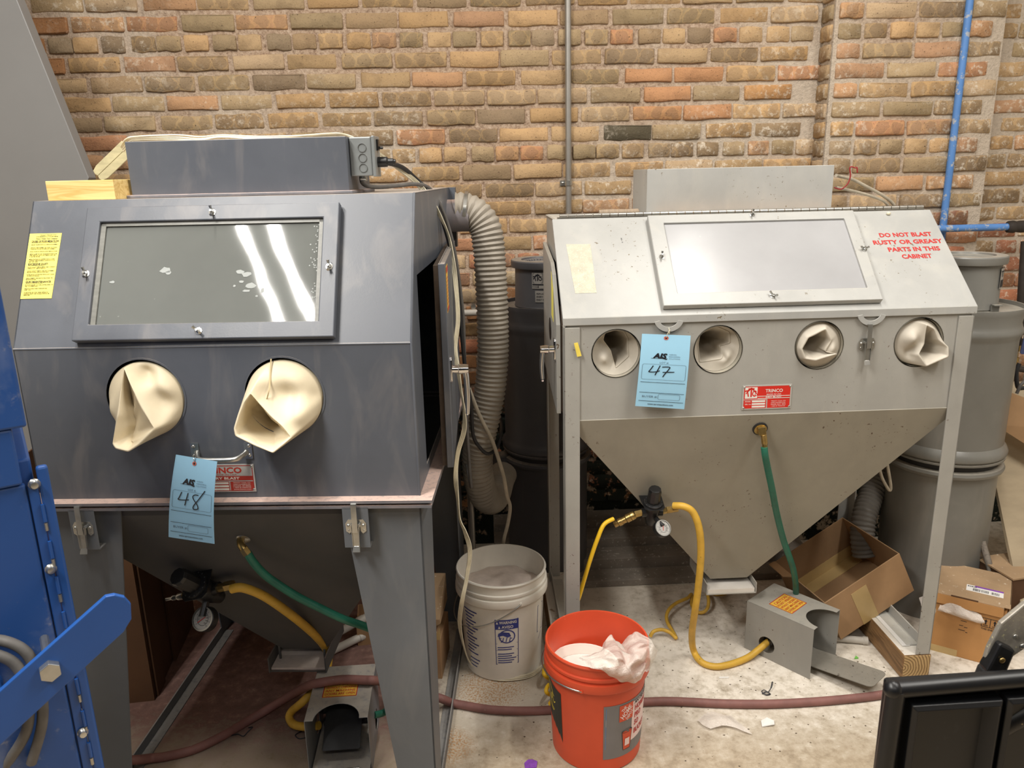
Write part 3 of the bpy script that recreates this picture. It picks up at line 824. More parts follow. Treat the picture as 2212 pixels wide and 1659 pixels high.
# pipes on the wall
t = thing('wall_conduit', 'thin grey vertical conduit clamped to the brick wall between the two cabinets', 'conduit', wp(.25, 1.0, .02))
m = MB(); m.cyl((0, 0, -.5), (0, 0, 2.3), .0125, 12); m.build('tube', MAT['conduit'], t, smooth=50)
m = MB(); m.lathe([(.0132, -.012), (.0165, -.01), (.0165, .01), (.0132, .012)], 14, (0, 0, .612)); m.box((-.034, .004, .602), (-.012, .012, .622)); m.build('clamp', MAT['zinc'], t, smooth=40)
m = MB(); m.ball((-.024, .002, .612), .006, 8, (1, .6, 1)); m.build('screw', MAT['zinc'], t, smooth=60)
t = thing('blue_pipe', 'dusty blue vertical air pipe running up the brick pillar', 'pipe', wp(1.79, 1.3, .12))
m = MB(); m.cyl((0, 0, -.3), (0, 0, 2.1), .014, 14); m.build('tube', MAT['bluepipe'], t, smooth=50)
m = MB(); m.lathe([(.015, -.012), (.019, -.01), (.019, .01), (.015, .012)], 14, (0, 0, 1.3)); m.build('clamp', MAT['zinc'], t, smooth=40)
t = thing('blue_pipe', 'short horizontal blue air pipe with a grey threaded coupling by the pillar', 'pipe', wp(1.7, 1.398, .16), WA)
m = MB(); m.cyl((0, 0, 0), (.36, 0, 0), .0145, 14); m.build('tube', MAT['bluepipe'], t, smooth=50)
m = MB(); m.lathe([(.016, .335), (.024, .34), (.026, .36), (.022, .372), (.025, .39), (.025, .405), (.016, .42), (.016, .5)], 12, (0, 0, 0), (1, 0, 0)); m.build('coupling', MAT['darkpipe'], t, smooth=40)
t = thing('wall_pipe', 'white dusty pipe running level along the brick wall behind the flexible duct', 'pipe', wp(-.45, 1.094, .06), WA)
m = MB(); m.cyl((0, 0, 0), (.95, 0, 0), .014, 12); m.build('tube', MAT['whitepipe'], t, smooth=50)
m = MB(); m.cyl((.293, .06, .021), (.293, .018, .021), .011, 8); m.build('bolt', MAT['zinc'], t, smooth=40)

# ------------------------------------------------------------------ shared cabinet pieces
EX, EY, EZ = V(1, 0, 0), V(0, 1, 0), V(0, 0, 1)

def wing_nut(parent, p, n, rot=0.4, mat=None):
    """washer, stud and two wings"""
    n = Vector(n).normalized(); u = n.orthogonal().normalized()
    u = (u * math.cos(rot) + n.cross(u) * math.sin(rot)).normalized()
    p = Vector(p)
    m = MB()
    m.lathe([(0, 0), (.0085, 0), (.0085, .0015), (.005, .002), (.0045, .007), (.0028, .0075), (.0028, .013), (0, .013)], 12, p, n)
    for s in (-1, 1):
        a = p + n * .004 + u * s * .003; b = p + n * .013 + u * s * .012
        m.tube([a, (a + b) / 2 + n * .001, b], lambda t: .0024 + .0012 * t, 6)
    return m.build('wing_nut', MAT['zinc'], parent, smooth=45)

def door_handle(parent, p, n, mat, L=.1, name='door_handle'):
    """die-cast handle: oval backing plate, hub standing off the door and a lever hanging down"""
    p = Vector(p); n = Vector(n).normalized(); s = n.cross(EZ).normalized()
    m = MB()
    m.plate(rrect(-.014, -.035, .014, .035, .012), [], p, s, EZ, -.005) if s.cross(EZ).dot(n) < 0 else m.plate(rrect(-.014, -.035, .014, .035, .012), [], p, s, EZ, .005)
    m.lathe([(.011, .004), (.011, .02), (.013, .022), (.013, .034), (.0115, .046), (0, .047)], 14, p, n)
    a = p + n * .036
    m.tube([a + EZ * .006, a - EZ * .02 + n * .004, a - EZ * L * .6 + n * .006, a - EZ * L + n * .004], lambda t: .0085 - .0028 * t, 10, smooth=4)
    m.tube([a - EZ * L + n * .004, a - EZ * (L + .004) - s * .008 + n * .004], .0035, 8)
    return m.build(name, mat, parent, smooth=40)

def draw_latch(parent, p, n, s, plate=True):
    """over-centre draw latch: base plate with two lugs, hook strap and lever; p is the middle of the base plate"""
    p, n, s = Vector(p), Vector(n).normalized(), Vector(s).normalized()
    z = n.cross(s)
    if z.z < 0: z = -z
    f = lambda a, b, c: p + s * a + z * b + n * c
    ld = bpy.data.objects.new('draw_latch', None)
    m = MB()
    o = [(-.024, -.016), (-.016, -.022), (-.011, -.016), (-.009, -.004), (.009, -.004), (.011, -.016), (.016, -.022), (.024, -.016), (.0245, .004), (.018, .014), (-.018, .014), (-.0245, .004)]
    th = .0022 if s.cross(z).dot(n) > 0 else -.0022
    m.plate(o, [], p, s, z, th)
    for q in (-1, 1):
        m.ball(f(q * .018, 0, .003), .0038, 8); m.ball(f(q * .018, -.013, .0016), .002, 6)
        m.cyl(f(q * .0085, .002, .002), f(q * .0085, .002, .011), .0042, 8)
    m.cyl(f(-.011, .002, .009), f(.011, .002, .009), .0022, 8)
    base = m.build('draw_latch', MAT['zinc'], parent, smooth=40)
    bpy.data.objects.remove(ld)
    # hook strap
    m = MB()
    pr = [(.055, .004), (.0585, .008), (.057, .0125), (.052, .0135), (.0, .0150), (-.014, .0150), (-.014, .0132), (0, .0132), (.050, .0118), (.0545, .0105), (.0555, .008), (.053, .005)]
    k = len(pr)
    a = [f(-.0065, b, c) for b, c in pr]; b2 = [f(.0065, b, c) for b, c in pr]
    m.raw(a + b2, [tuple(range(k)), tuple(range(2 * k - 1, k - 1, -1))] + [(i, (i + 1) % k, k + (i + 1) % k, k + i) for i in range(k)])
    m.build('hook_strap', MAT['zinc'], base, smooth=40)
    # channel lever
    m = MB()
    m.hexa([f(-.0075, -.05, .010), f(.0075, -.05, .010), f(.0075, -.05, .0118), f(-.0075, -.05, .0118), f(-.0085, -.006, .008), f(.0085, -.006, .008), f(.0085, -.006, .0098), f(-.0085, -.006, .0098)])
    for q in (-1, 1):
        m.hexa([f(q * .0075 - .0008, -.05, .010), f(q * .0075 + .0008, -.05, .010), f(q * .0075 + .0008, -.05, .015), f(q * .0075 - .0008, -.05, .015),
                f(q * .0088 - .0008, .004, .004), f(q * .0088 + .0008, .004, .004), f(q * .0088 + .0008, .004, .014), f(q * .0088 - .0008, .004, .014)])
    m.hexa([f(-.009, -.063, .0165), f(.009, -.063, .0165), f(.009, -.063, .0182), f(-.009, -.063, .0182), f(-.008, -.05, .0102), f(.008, -.05, .0102), f(.008, -.05, .012), f(-.008, -.05, .012)])
    m.build('lever', MAT['zinc'], base, bevel=.0006)
    return base

def sleeve(parent, name, mat, hole, rim, inner, blend=(.35, .7), lumps=(), rim_r=.004, dark=None, n=96, bulge=.0, sharp=.28):
    """soft glove sleeve: starts round inside the hole, bends out to a folded many-cornered mouth, then turns back in.
    hole=(u, v, z, r); rim and inner are lists of (u, v, z) corners in order; lumps push folds in or out"""
    hu, hv, hz, hr = hole
    def resample(poly, sharp=sharp):
        P = [Vector(q) for q in poly]; k = len(P)
        # start at the corner nearest to straight up and go round by length
        seg = [(P[(i + 1) % k] - P[i]).length for i in range(k)]; tot = sum(seg)
        out = []
        for q in range(n):
            d = tot * q / n; i = 0
            while d > seg[i]: d -= seg[i]; i += 1
            out.append(P[i].lerp(P[(i + 1) % k], d / seg[i]))
        for _ in range(2):
            out = [out[j] * (1 - sharp) + (out[j - 1] + out[(j + 1) % n]) * sharp / 2 for j in range(n)]
        return out
    R = resample(rim); I = resample(inner)
    c = sum(R, Vector()) / n
    # circle points matched by direction of the rim points
    ang = []
    for p in R: ang.append(math.atan2(p.z - c.z, p.x - c.x))
    circ = [Vector((hu + hr * math.cos(2 * PI * 0 + a), hv, hz + hr * math.sin(a))) for a in ang]
    # spread the circle angles evenly from the first one so that the sleeve does not pinch
    sgn = 1 if sum(((ang[(i + 1) % n] - ang[i] + PI) % (2 * PI)) - PI for i in range(n)) > 0 else -1
    a0 = ang[0]
    for j in range(n):
        ev = a0 + sgn * 2 * PI * j / n
        d = ((ang[j] - ev + PI) % (2 * PI)) - PI
        a = ev + d * .6
        circ[j] = Vector((hu + hr * math.cos(a), hv, hz + hr * math.sin(a)))
    steps = 16
    rings = [circ and [p + Vector((0, .02, 0)) for p in circ]]
    for k in range(steps + 1):
        t = k / steps
        e = t * t * (3 - 2 * t)
        ring = []
        for j in range(n):
            p = circ[j].lerp(R[j], t)
            out = Vector((circ[j].x - hu, 0, circ[j].z - hz)).normalized()
            p += out * bulge * math.sin(PI * t)
            for lu, lz, lr, amt in lumps:
                dd = ((p.x - lu) ** 2 + (p.z - lz) ** 2) / (lr * lr)
                if dd < 4: p = p + Vector((0, amt * math.exp(-dd * 1.6) * math.sin(PI * min(1, t * 1.02)), 0))
            ring.append(p)
        rings.append(ring)
    # rolled mouth
    for s_, o_ in ((.35, -.6), (.8, -.75), (1.2, -.35)):
        rings.append([R[j] + (c - R[j]).normalized() * rim_r * s_ * 1.4 + Vector((0, rim_r * o_, 0)) for j in range(n)])
    for k in range(1, 9):
        t = k / 8
        rings.append([R[j].lerp(I[j], t) + (c - R[j]).normalized() * rim_r * 1.6 * (1 - t) + Vector((0, .004 * math.sin(j * .5 + k) * math.sin(PI * t), 0)) for j in range(n)])
    ci = sum(I, Vector()) / n
    rings.append([I[j].lerp(ci, .96) + Vector((0, .06, 0)) for j in range(n)])
    m = MB()
    vr = [[m.bm.verts.new(p) for p in r] for r in rings]
    for a, b in zip(vr, vr[1:]):
        for j in range(n):
            k = (j + 1) % n
            m.bm.faces.new((a[j], a[k], b[k], b[j]))
    return m.build(name, mat, parent, smooth=75)

# ------------------------------------------------------------------ the dark cabinet
C1 = thing('blast_cabinet', 'dark slate grey sandblast cabinet with two cream sleeves, raised on four tapered sheet metal legs', 'blasting cabinet',
           (-0.686, 1.735, 0), math.radians(-1.9))
WL, WR, VB = -.457, .4615, .93
ZB, ZT, VT, ZL = 1.288, 1.614, .17, .918
T = .003
D = MAT['dark']
hl, hr_ = (-.165, 1.169, .0925), (.160, 1.168, .0925)
m = MB(); m.plate([(WL, ZL), (WR, ZL), (WR, ZB), (WL, ZB)], [circle(*hl), circle(*hr_)], (0, 0, 0), EX, EZ, -T)
m.build('front_panel', D, C1)
SL = V(0, VT, ZT - ZB); SLn = SL.normalized(); SLL = SL.length
m = MB(); m.plate([(WL, 0), (WR, 0), (WR, SLL), (WL, SLL)], [rect(-.285, .05, .265, .31)], (0, 0, ZB), EX, SLn, -T)
m.build('window_panel', D, C1)
# rounded bend and edge welds
m = MB(); m.tube([(WL, .0015, ZB), (WR, .0015, ZB)], .0028, 8)
m.tube([(WR - .001, .001, ZL), (WR - .001, .001, ZB), (WR - .001, VT, ZT)], .0028, 6)
m.build('corner_seam', D, C1, smooth=60)
side = [(0, ZL), (VB, ZL), (VB, ZT), (VT, ZT), (0, ZB)]
m = MB(); m.plate(side, [], (WL, 0, 0), EY, EZ, T); m.build('side_panel', D, C1)
door_hole = [(.135, .945), (.84, .945), (.84, 1.425), (.135, 1.425)]
m = MB(); m.plate(side, [door_hole], (WR, 0, 0), EY, EZ, -T); m.build('side_panel', D, C1)
m = MB(); m.box((WL, VB - T, ZL), (WR, VB, ZT)); m.build('back_panel', D, C1)
m = MB(); m.box((WL, VT, ZT - T), (WR, VB, ZT)); m.build('top_panel', D, C1, bevel=.001)
# dusty flanges where box and hopper meet
def ring_plate(z0, z1, e):
    m = MB(); m.plate([(WL - e, -e), (WR + e + .002, -e), (WR + e + .002, VB + e), (WL - e, VB + e)], [[(WL + .004, .004), (WR - .004, .004), (WR - .004, VB - .004), (WL + .004, VB - .004)]], (0, 0, z0), EX, EY, z1 - z0)
    return m
ring_plate(.911, ZL, .030).build('flange', MAT['lip'], C1)
ring_plate(.898, .905, .028).build('flange', MAT['lip'], C1)
m = MB(); m.plate([(WL - .022, -.022), (WR + .022, -.022), (WR + .022, VB + .02), (WL - .022, VB + .02)], [[(WL + .004, .004), (WR - .004, .004), (WR - .004, VB - .004), (WL + .004, VB - .004)]], (0, 0, .905), EX, EY, .006)
m.build('flange_gasket', MAT['gasket'], C1)

# window
fr = MB(); fo = rect(-.309, .012, .290, .338); fi = rect(-.274, .05, .253, .300)
off = SLn.cross(EX).normalized()
nrm = EX.cross(SLn)                      # points out of the slope
if nrm.y > 0: nrm = -nrm
fr.plate(fo, [fi], V(0, 0, ZB) + nrm * .003, EX, SLn, (.020 if EX.cross(SLn).dot(nrm) > 0 else -.020))
wf = fr.build('window_frame', D, C1, bevel=.0025)
g = MB(); g.plate(rect(-.276, .048, .256, .302), [], V(0, 0, ZB) + nrm * .008, EX, SLn, .003); g.build('window_pane', MAT['glassdark'], wf)
m = MB()
for (a, b, c, d) in ((-.274, .05, -.262, .30), (.243, .05, .253, .30), (-.274, .292, .253, .30)):
    m.plate(rect(a, b, c, d), [], V(0, 0, ZB) + nrm * .0115, EX, SLn, .004)
m.build('window_seal', MAT['sealgrey'], wf)
rs = random.Random(3)
def smudge(cx, cy, w, h, k=9):
    pts = [(cx + w * rs.uniform(.55, 1) * math.cos(2 * PI * i / k), cy + h * rs.uniform(.55, 1) * math.sin(2 * PI * i / k)) for i in range(k)]
    m = MB(); m.plate(pts, [], V(0, 0, ZB) + nrm * .0112, EX, SLn, .0003 * (1 if EX.cross(SLn).dot(nrm) > 0 else -1)); return m.build('glass_smudge', MAT['smudge'], wf)
for q in ((-.112, .182, .016, .010), (-.105, .176, .008, .006), (.062, .175, .012, .006), (.078, .168, .014, .007), (.068, .150, .007, .005), (.090, .140, .016, .008), (.080, .128, .012, .004), (.118, .128, .006, .009), (.105, .115, .004, .003), (-.235, .155, .008, .004), (.052, .140, .004, .003)): smudge(*q)
rs = random.Random(8)
for i in range(46):
    y = rs.uniform(.055, .295); smudge(.243 - abs(rs.gauss(0, .010)), y, .0022, .0022, 6)
for a, b, r in ((-.008, .318, .9), (-.018, .03, 1.6), (-.292, .172, 1.0), (.273, .178, .8)):
    wing_nut(wf, V(0, 0, ZB) + nrm * .023 + EX * a + SLn * b, nrm, r)

# instruction label
yl = [(-.453, .284), (-.376, .284), (-.381, .122), (-.455, .122)]
o = V(0, 0, ZB) + nrm * .0004
m = MB(); m.plate(list(reversed(yl)), [], o, EX, SLn, -.0009 if EX.cross(SLn).dot(nrm) < 0 else .0009)
lab = m.build('instruction_label', MAT['yellowlab'], C1)
fy = lambda x, y: V(0, 0, ZB) + nrm * .0019 + EX * (x + (.284 - y) * -.016) + SLn * y
tx = Txt(fy)
cx = -.414
tx.add('OPERABILITY PRESSURE RANGE', cx + .006, .2795, w=.040, bold=.02); tx.add('50 PSI MINIMUM TO 90 PSI MAXIMUM', cx + .004, .2755, w=.052, bold=.02)
tx.add('Trinco Trinity Tool Company', cx + .004, .2705, w=.052, shear=.2, bold=.02)
rows = [('CAUSES OF POOR MEDIA FLOW:', .264, 1), ('AIR JET WORN INTO I.D. REPLACE ASSEMBLY.', .2555, 0), ('SIPHON TUBE ASSEMBLY BLOCKED OR WORN,', .248, 0), ('CLEAR BLOCKAGE OR REPLACE ASSEMBLY.', .2448, 0),
        ('HOLE WORN IN SIPHON HOSE, REPLACE HOSE.', .2385, 0), ('MEDIA DAMP OR WET FROM MOISTURE IN AIR', .232, 0), ('LINE. REPLACE WITH DRY MEDIA AND USE', .2288, 0), ('A WATER FILTER.', .2256, 0),
        ('MEDIA PACKING IN HOPPER DUE TO OVER-', .219, 0), ('LOADING. REDUCE MEDIA QUANTITY TO 25', .2158, 0), ('LBS. OR LESS.', .2126, 0), ('EXCESSIVE DUST:', .207, 1),
        ('POOR QUALITY MEDIA BEING USED. CONSULT', .1995, 0), ('TRINCO AT 1-800-8-TRINCO.', .1963, 0), ('GOOD QUALITY MEDIA USED, BUT EXTREMELY', .190, 0), ('BROKEN DOWN, REPLACE WITH NEW.', .1868, 0),
        ('FILTER BAG(S) SATURATED WITH DUST, CLEAN', .181, 0), ('OR REPLACE BAG(S).', .1778, 0), ('REPLACEMENT AIR INLET(S) BLOCKED. RE-', .172, 0), ('MOVE BLOCKAGE.', .1688, 0), ('GUN MAINTENANCE:', .163, 1),
        ('ROTATE AIR JET 1/4 TURN AFTER EVERY 10', .1555, 0), ('HRS. OF OPERATION.', .1523, 0), ('REPLACE NOZZLE WHEN WORN BEYOND', .1465, 0), ('3/8" I.D.', .1433, 0), ('IF GROOVES OR OVAL WEAR APPEAR IN', .137, 0), ('NOZZLE AIR JET AND NOZZLE SHOULD BE', .1338, 0), ('REPLACED.', .1306, 0)]
for s_, y, big in rows:
    if big:
        tx.add(s_, -.4455, y, h=.0044, align='L', maxw=.066, bold=.03); tx.line(-.4455, y - .0034, -.4455 + min(.062, len(s_) * .0026), y - .0034, .0006)
    else: tx.add(s_, -.4455, y, h=.0024, w=.0655 * min(1, len(s_) / 38), align='L', bold=.02)
tx.build('lettering', MAT['ink'], lab)

# sleeves
sleeve(C1, 'glove_sleeve', MAT['glove'], (hl[0], .004, hl[1] - .004, .089),
       [(-.187, -.03, 1.25), (-.189, -.05, 1.215), (-.192, -.085, 1.15), (-.203, -.1, 1.09), (-.195, -.104, 1.081), (-.166, -.106, 1.074), (-.145, -.098, 1.087), (-.11, -.08, 1.119), (-.119, -.076, 1.133), (-.149, -.06, 1.183), (-.172, -.045, 1.225)],
       [(-.190, .015, 1.165), (-.200, .02, 1.152), (-.195, .02, 1.14), (-.174, .01, 1.114), (-.164, 0, 1.103), (-.171, -.02, 1.096), (-.19, -.04, 1.086), (-.207, -.04, 1.08), (-.213, -.01, 1.104), (-.207, .01, 1.132)],
       lumps=((-.128, 1.165, .040, .034), (-.155, 1.225, .030, .030), (-.235, 1.15, .03, -.014), (-.095, 1.20, .035, -.018), (-.10, 1.12, .03, -.014)), rim_r=.0028, sharp=.14)
sleeve(C1, 'glove_sleeve', MAT['glove'], (hr_[0], .004, hr_[1] - .004, .089),
       [(.107, -.065, 1.198), (.123, -.06, 1.173), (.152, -.07, 1.146), (.178, -.08, 1.124), (.198, -.085, 1.097), (.18, -.098, 1.083), (.159, -.108, 1.068), (.118, -.105, 1.085), (.073, -.095, 1.105), (.07, -.09, 1.121), (.079, -.08, 1.15), (.092, -.072, 1.179)],
       [(.09, .02, 1.145), (.10, .02, 1.135), (.119, .01, 1.11), (.134, .01, 1.099), (.145, 0, 1.085), (.133, -.01, 1.079), (.109, -.02, 1.075), (.088, -.01, 1.095), (.078, 0, 1.114), (.08, .01, 1.135)],
       lumps=((.172, 1.175, .034, .024), (.215, 1.14, .036, -.022), (.135, 1.225, .045, -.014), (.205, 1.22, .036, -.016), (.238, 1.17, .022, .012)), rim_r=.0028, sharp=.14)
# stitched seam running down the right sleeve
m = MB(); m.tube([(.139, -.002, 1.257), (.143, -.026, 1.235), (.145, -.045, 1.208), (.144, -.056, 1.192), (.135, -.050, 1.172)], .0016, 5, smooth=4); m.build('sleeve_seam', MAT['stitch'], C1, smooth=60)
# rolled hole rims
for h in (hl, hr_):
    m = MB()
    k = 40
    for i in range(1): m.lathe([(h[2] - .001, -.0045), (h[2] + .003, -.0045), (h[2] + .003, -.0025), (h[2] - .001, -.0025)], 44, (h[0], .003, h[1]), (0, 1, 0))
    m.build('hole_rim', D, C1, smooth=40)

# lift handle
lh = MB()
for s in (-1, 1): lh.plate(rrect(-.0095, -.020, .0095, .020, .002), [], (-.0015 + s * .0635, -.0005, 1.037), EX, EZ, .003)
lh.tube([(-.060, -.003, 1.034), (-.055, -.016, 1.030), (-.045, -.030, 1.0265), (-.02, -.034, 1.0255), (.02, -.034, 1.0255), (.042, -.030, 1.0265), (.052, -.016, 1.030), (.057, -.003, 1.034)], .0062, 10, smooth=5)
lho = lh.build('lift_handle', MAT['zinc'], C1, smooth=40)
for s in (-1, 1):
    for dz in (-.011, .012):
        m = MB(); m.ball((-.0015 + s * .066, -.004, 1.037 + dz), .0042, 8, (1, .55, 1)); m.build('screw', MAT['zinc'], lho, smooth=60)

def nameplate(parent, u0, u1, z0, z1, variant):
    f = frame((u0, -.0002, z0), EX, EZ, .0022)
    W, Hh = u1 - u0, z1 - z0
    pl = patch(f, 0, 0, W, Hh, .0018).build('nameplate', MAT['plate'], parent, bevel=.0004)
    g1 = frame((u0, -.0002, z0), EX, EZ, .0025); g2 = frame((u0, -.0002, z0), EX, EZ, .0028)
    red = MAT['platered'] if variant == 1 else MAT['platereddk']
    a, w = Txt(g1), Txt(g2)
    e = .05 * Hh
    X = lambda q: q * W
    Y = lambda q: q * Hh
    if variant == 1:
        a.rect(X(.03), Y(.62), X(.97), Y(.95)); a.rect(X(.03), Y(.42), X(.97), Y(.62))
        a.rect(X(.03), Y(.05), X(.49), Y(.39)); a.rect(X(.515), Y(.05), X(.97), Y(.47))
        w.rect(X(.05), Y(.46), X(.30), Y(.92)); w.rect(X(.31), Y(.53), X(.965), Y(.555)); w.rect(X(.31), Y(.44), X(.965), Y(.465)); w.rect(X(.03), Y(.405), X(.49), Y(.42))
        w.add('TRINCO', X(.64), Y(.76), h=Y(.13), maxw=X(.44), bold=.02); w.add('MADE IN USA', X(.64), Y(.61), h=Y(.055), w=X(.30), bold=.01); w.add('DRY BLAST', X(.64), Y(.499), h=Y(.055), w=X(.32), bold=.02)
        w.add('MODEL', X(.06), Y(.335), h=Y(.05), align='L', bold=.01); w.add('SER. No.', X(.06), Y(.225), h=Y(.05), align='L', bold=.01)
        for y in (.30, .19, .08): w.rect(X(.20), Y(y), X(.47), Y(y + .075))
        for i, s_ in enumerate(('TRINITY TOOL CO.', '34600 COMMERCE RD.', 'FRASER, MICH. 48026', '1 800 8 TRINCO')): w.add(s_, X(.74), Y(.33 - i * .07), w=X(.30 - .02 * (i == 3)), h=Y(.042))
        r2 = Txt(frame((u0, -.0002, z0), EX, EZ, .0031))
        # the maker's arched letters in the white square
        r2.add('T', X(.105), Y(.68), h=Y(.26), bold=.03, rot=.22, sx=.8); r2.add('T', X(.175), Y(.71), h=Y(.34), bold=.03, sx=.8); r2.add('C', X(.235), Y(.67), h=Y(.24), bold=.03, rot=-.15, sx=.7); r2.add('O', X(.275), Y(.62), h=Y(.10), bold=.03)
        r2.line(X(.065), Y(.66), X(.175), Y(.90), Y(.04)); r2.line(X(.175), Y(.90), X(.285), Y(.66), Y(.04))
        r2.build('lettering', red, pl)
    else:
        a.rect(X(.03), Y(.42), X(.97), Y(.58)); a.rect(X(.03), Y(.05), X(.55), Y(.38)); a.rect(X(.57), Y(.05), X(.97), Y(.38)); a.outline([(X(.03), Y(.05)), (X(.97), Y(.05)), (X(.97), Y(.95)), (X(.03), Y(.95))], Y(.025))
        a.add('TRINCO', X(.46), Y(.79), h=Y(.20), w=X(.66), bold=.035); a.add('MADE IN USA', X(.5), Y(.63), h=Y(.05), w=X(.40))
        w.add('DRY BLAST', X(.5), Y(.50), h=Y(.085), w=X(.48), bold=.03)
        for y in (.285, .175, .065): w.rect(X(.28), Y(y), X(.54), Y(y + .075))
        for i, s_ in enumerate(('TRINITY TOOL CO.', '34600 COMMERCE RD.', 'FRASER, MI 48026', '1-800-8-TRINCO', 'www.trinco.com')): w.add(s_, X(.77), Y(.335 - i * .06), w=X(.30), h=Y(.04))
    a.build('red_print', red, pl); w.build('lettering', MAT['whiteink'], pl)
    for x in (.035, .965):
        for y in (.08, .92):
            m = MB(); m.ball(g1(X(x), Y(y)), .0035, 8, (1, .5, 1)); m.build('rivet', MAT['zinc'], pl, smooth=60)
    return pl
nameplate(C1, -.070, .070, .933, 1.003, 2)

# latches on their angle brackets
for u in (.310, -.348):
    m = MB(); m.box((u - .031, -.030, .800), (u + .031, -.027, .900)); m.box((u - .031, -.030, .798), (u + .031, .004, .801))
    m.box((u - .031, -.030, .897), (u + .031, -.004, .900))
    m.build('latch_bracket', MAT['darkleg'], C1, bevel=.001)
    draw_latch(C1, (u, -.030, .858), (0, -1, 0), (1, 0, 0))

# legs of bent sheet: wide at the top, tapering to the floor
def leg(sx, vy):
    u = WR if sx > 0 else WL
    q = 1 if vy == 0 else -1
    v = 0 if vy == 0 else VB
    wt, wb = .19, .086
    dt, db = .19, .086
    m = MB(); T2 = .004
    m.plate([(u, .898), (u - sx * wt, .898), (u - sx * wb, 0), (u - .0 * sx, 0)], [], (0, v, 0), EX, EZ, -T2 * q)
    m.plate([(v, .898), (v + q * dt, .898), (v + q * db, 0), (v, 0)], [], (u, 0, 0), EY, EZ, -T2 * sx)
    return m.build('leg', MAT['darkleg'], C1)
for sx in (-1, 1):
    for vy in (0, 1): leg(sx, vy)
# base rails on the floor
for u in (WL, WR):
    s = 1 if u < 0 else -1
    m = MB(); m.box((u, .06, 0), (u + s * .034, VB - .06, .004)); m.box((u, .06, 0), (u + s * .004, VB - .06, .034)); m.build('base_rail', MAT['darkleg'], C1)

# hopper: short skirt and four sloping faces
hb = (-.062, .075, .40, .50, .235)
tp = [(WL + .004, .006, .87), (WR - .004, .006, .87), (WR - .004, VB - .006, .87), (WL + .004, VB - .006, .87)]
sk = [(x, y, .898) for x, y, z in tp]
bt = [(hb[0], hb[2], hb[4]), (hb[1], hb[2], hb[4]), (hb[1], hb[3], hb[4]), (hb[0], hb[3], hb[4])]
m = MB(); m.raw(sk + tp + bt, [(i, (i + 1) % 4, 4 + (i + 1) % 4, 4 + i) for i in range(4)] + [(4 + i, 4 + (i + 1) % 4, 8 + (i + 1) % 4, 8 + i) for i in range(4)])
hop = m.build('hopper', MAT['darkin'], C1, norm=True)
hop.modifiers.new('thick', 'SOLIDIFY').thickness = .003
# drip tray under the outlet
m = MB(); m.box((-.085, .34, .195), (.085, .56, .199)); m.box((-.089, .335, .195), (-.085, .56, .245)); m.box((.085, .335, .195), (.089, .56, .245)); m.box((-.085, .556, .195), (.085, .56, .245))
for u in (-.07, .07): m.box((u - .003, .39, .199), (u + .003, .395, .30))
tr = m.build('drip_tray', MAT['darkin'], C1)
m = MB(); m.box((-.084, .345, .199), (.084, .555, .206)); m.build('tray_grit', MAT['media'], tr)['kind'] = 'stuff'
# hose fitting on the hopper
m = MB(); m.lathe([(.018, 0), (.018, .003), (.012, .006), (0, .006)], 16, (-.004, .066, .778), (0, -.84, -.54)); hf = m.build('hose_flange', MAT['zinc'], C1, smooth=40)
m = MB(); m.tube([(-.010, .064, .778), (-.003, .043, .774), (.006, .035, .766), (.010, .034, .758)], .0095, 10, smooth=3); m.cyl((.006, .035, .766), (.015, .034, .750), .0115, 6); m.build('elbow', MAT['brass'], hf, smooth=40)

# lamp housing on top
m = MB(); m.box((-.255, .25, ZT + .006), (.289, .50, 1.749)); lb = m.build('lamp_housing', D, C1, bevel=.0015)
m = MB(); m.box((-.262, .235, ZT), (.300, .51, ZT + .008)); m.build('housing_base', MAT['lip'], C1, bevel=.002)
# switch box on its right end
m = MB(); m.box((.290, .275, 1.655), (.345, .335, 1.748)); jb = m.build('junction_box', MAT['jbox'], C1, bevel=.003)
m = MB(); m.box((.3455, .272, 1.653), (.3535, .338, 1.750)); m.build('cover_plate', MAT['jbox'], jb, bevel=.002)
for z in (1.722, 1.698, 1.674):
    m = MB(); m.lathe([(.0095, -.0012), (.0105, -.0012), (.0105, .0008), (.0095, .0008)], 20, (.322, .2745, z), (0, 1, 0)); m.build('knockout', MAT['zinc'], jb, smooth=40)
m = MB(); m.box((.3535, .295, 1.716), (.358, .315, 1.742)); m.tube([(.355, .305, 1.722), (.368, .305, 1.722)], .0035, 8); m.build('toggle_switch', MAT['black'], jb)
m = MB(); m.lathe([(0, .3535), (.013, .3535), (.0125, .376), (.0085, .380), (.0085, .392), (.006, .394), (.006, .398), (0, .398)], 12, (0, .305, 1.688), (1, 0, 0)); m.build('cord_plug', MAT['black'], jb, smooth=40)
m = MB(); m.cyl((.315, .305, 1.657), (.315, .305, 1.643), .009, 10); m.cyl((.308, .298, 1.648), (.322, .298, 1.648), .003, 8); m.build('cable_clamp', MAT['zinc'], jb, smooth=40)

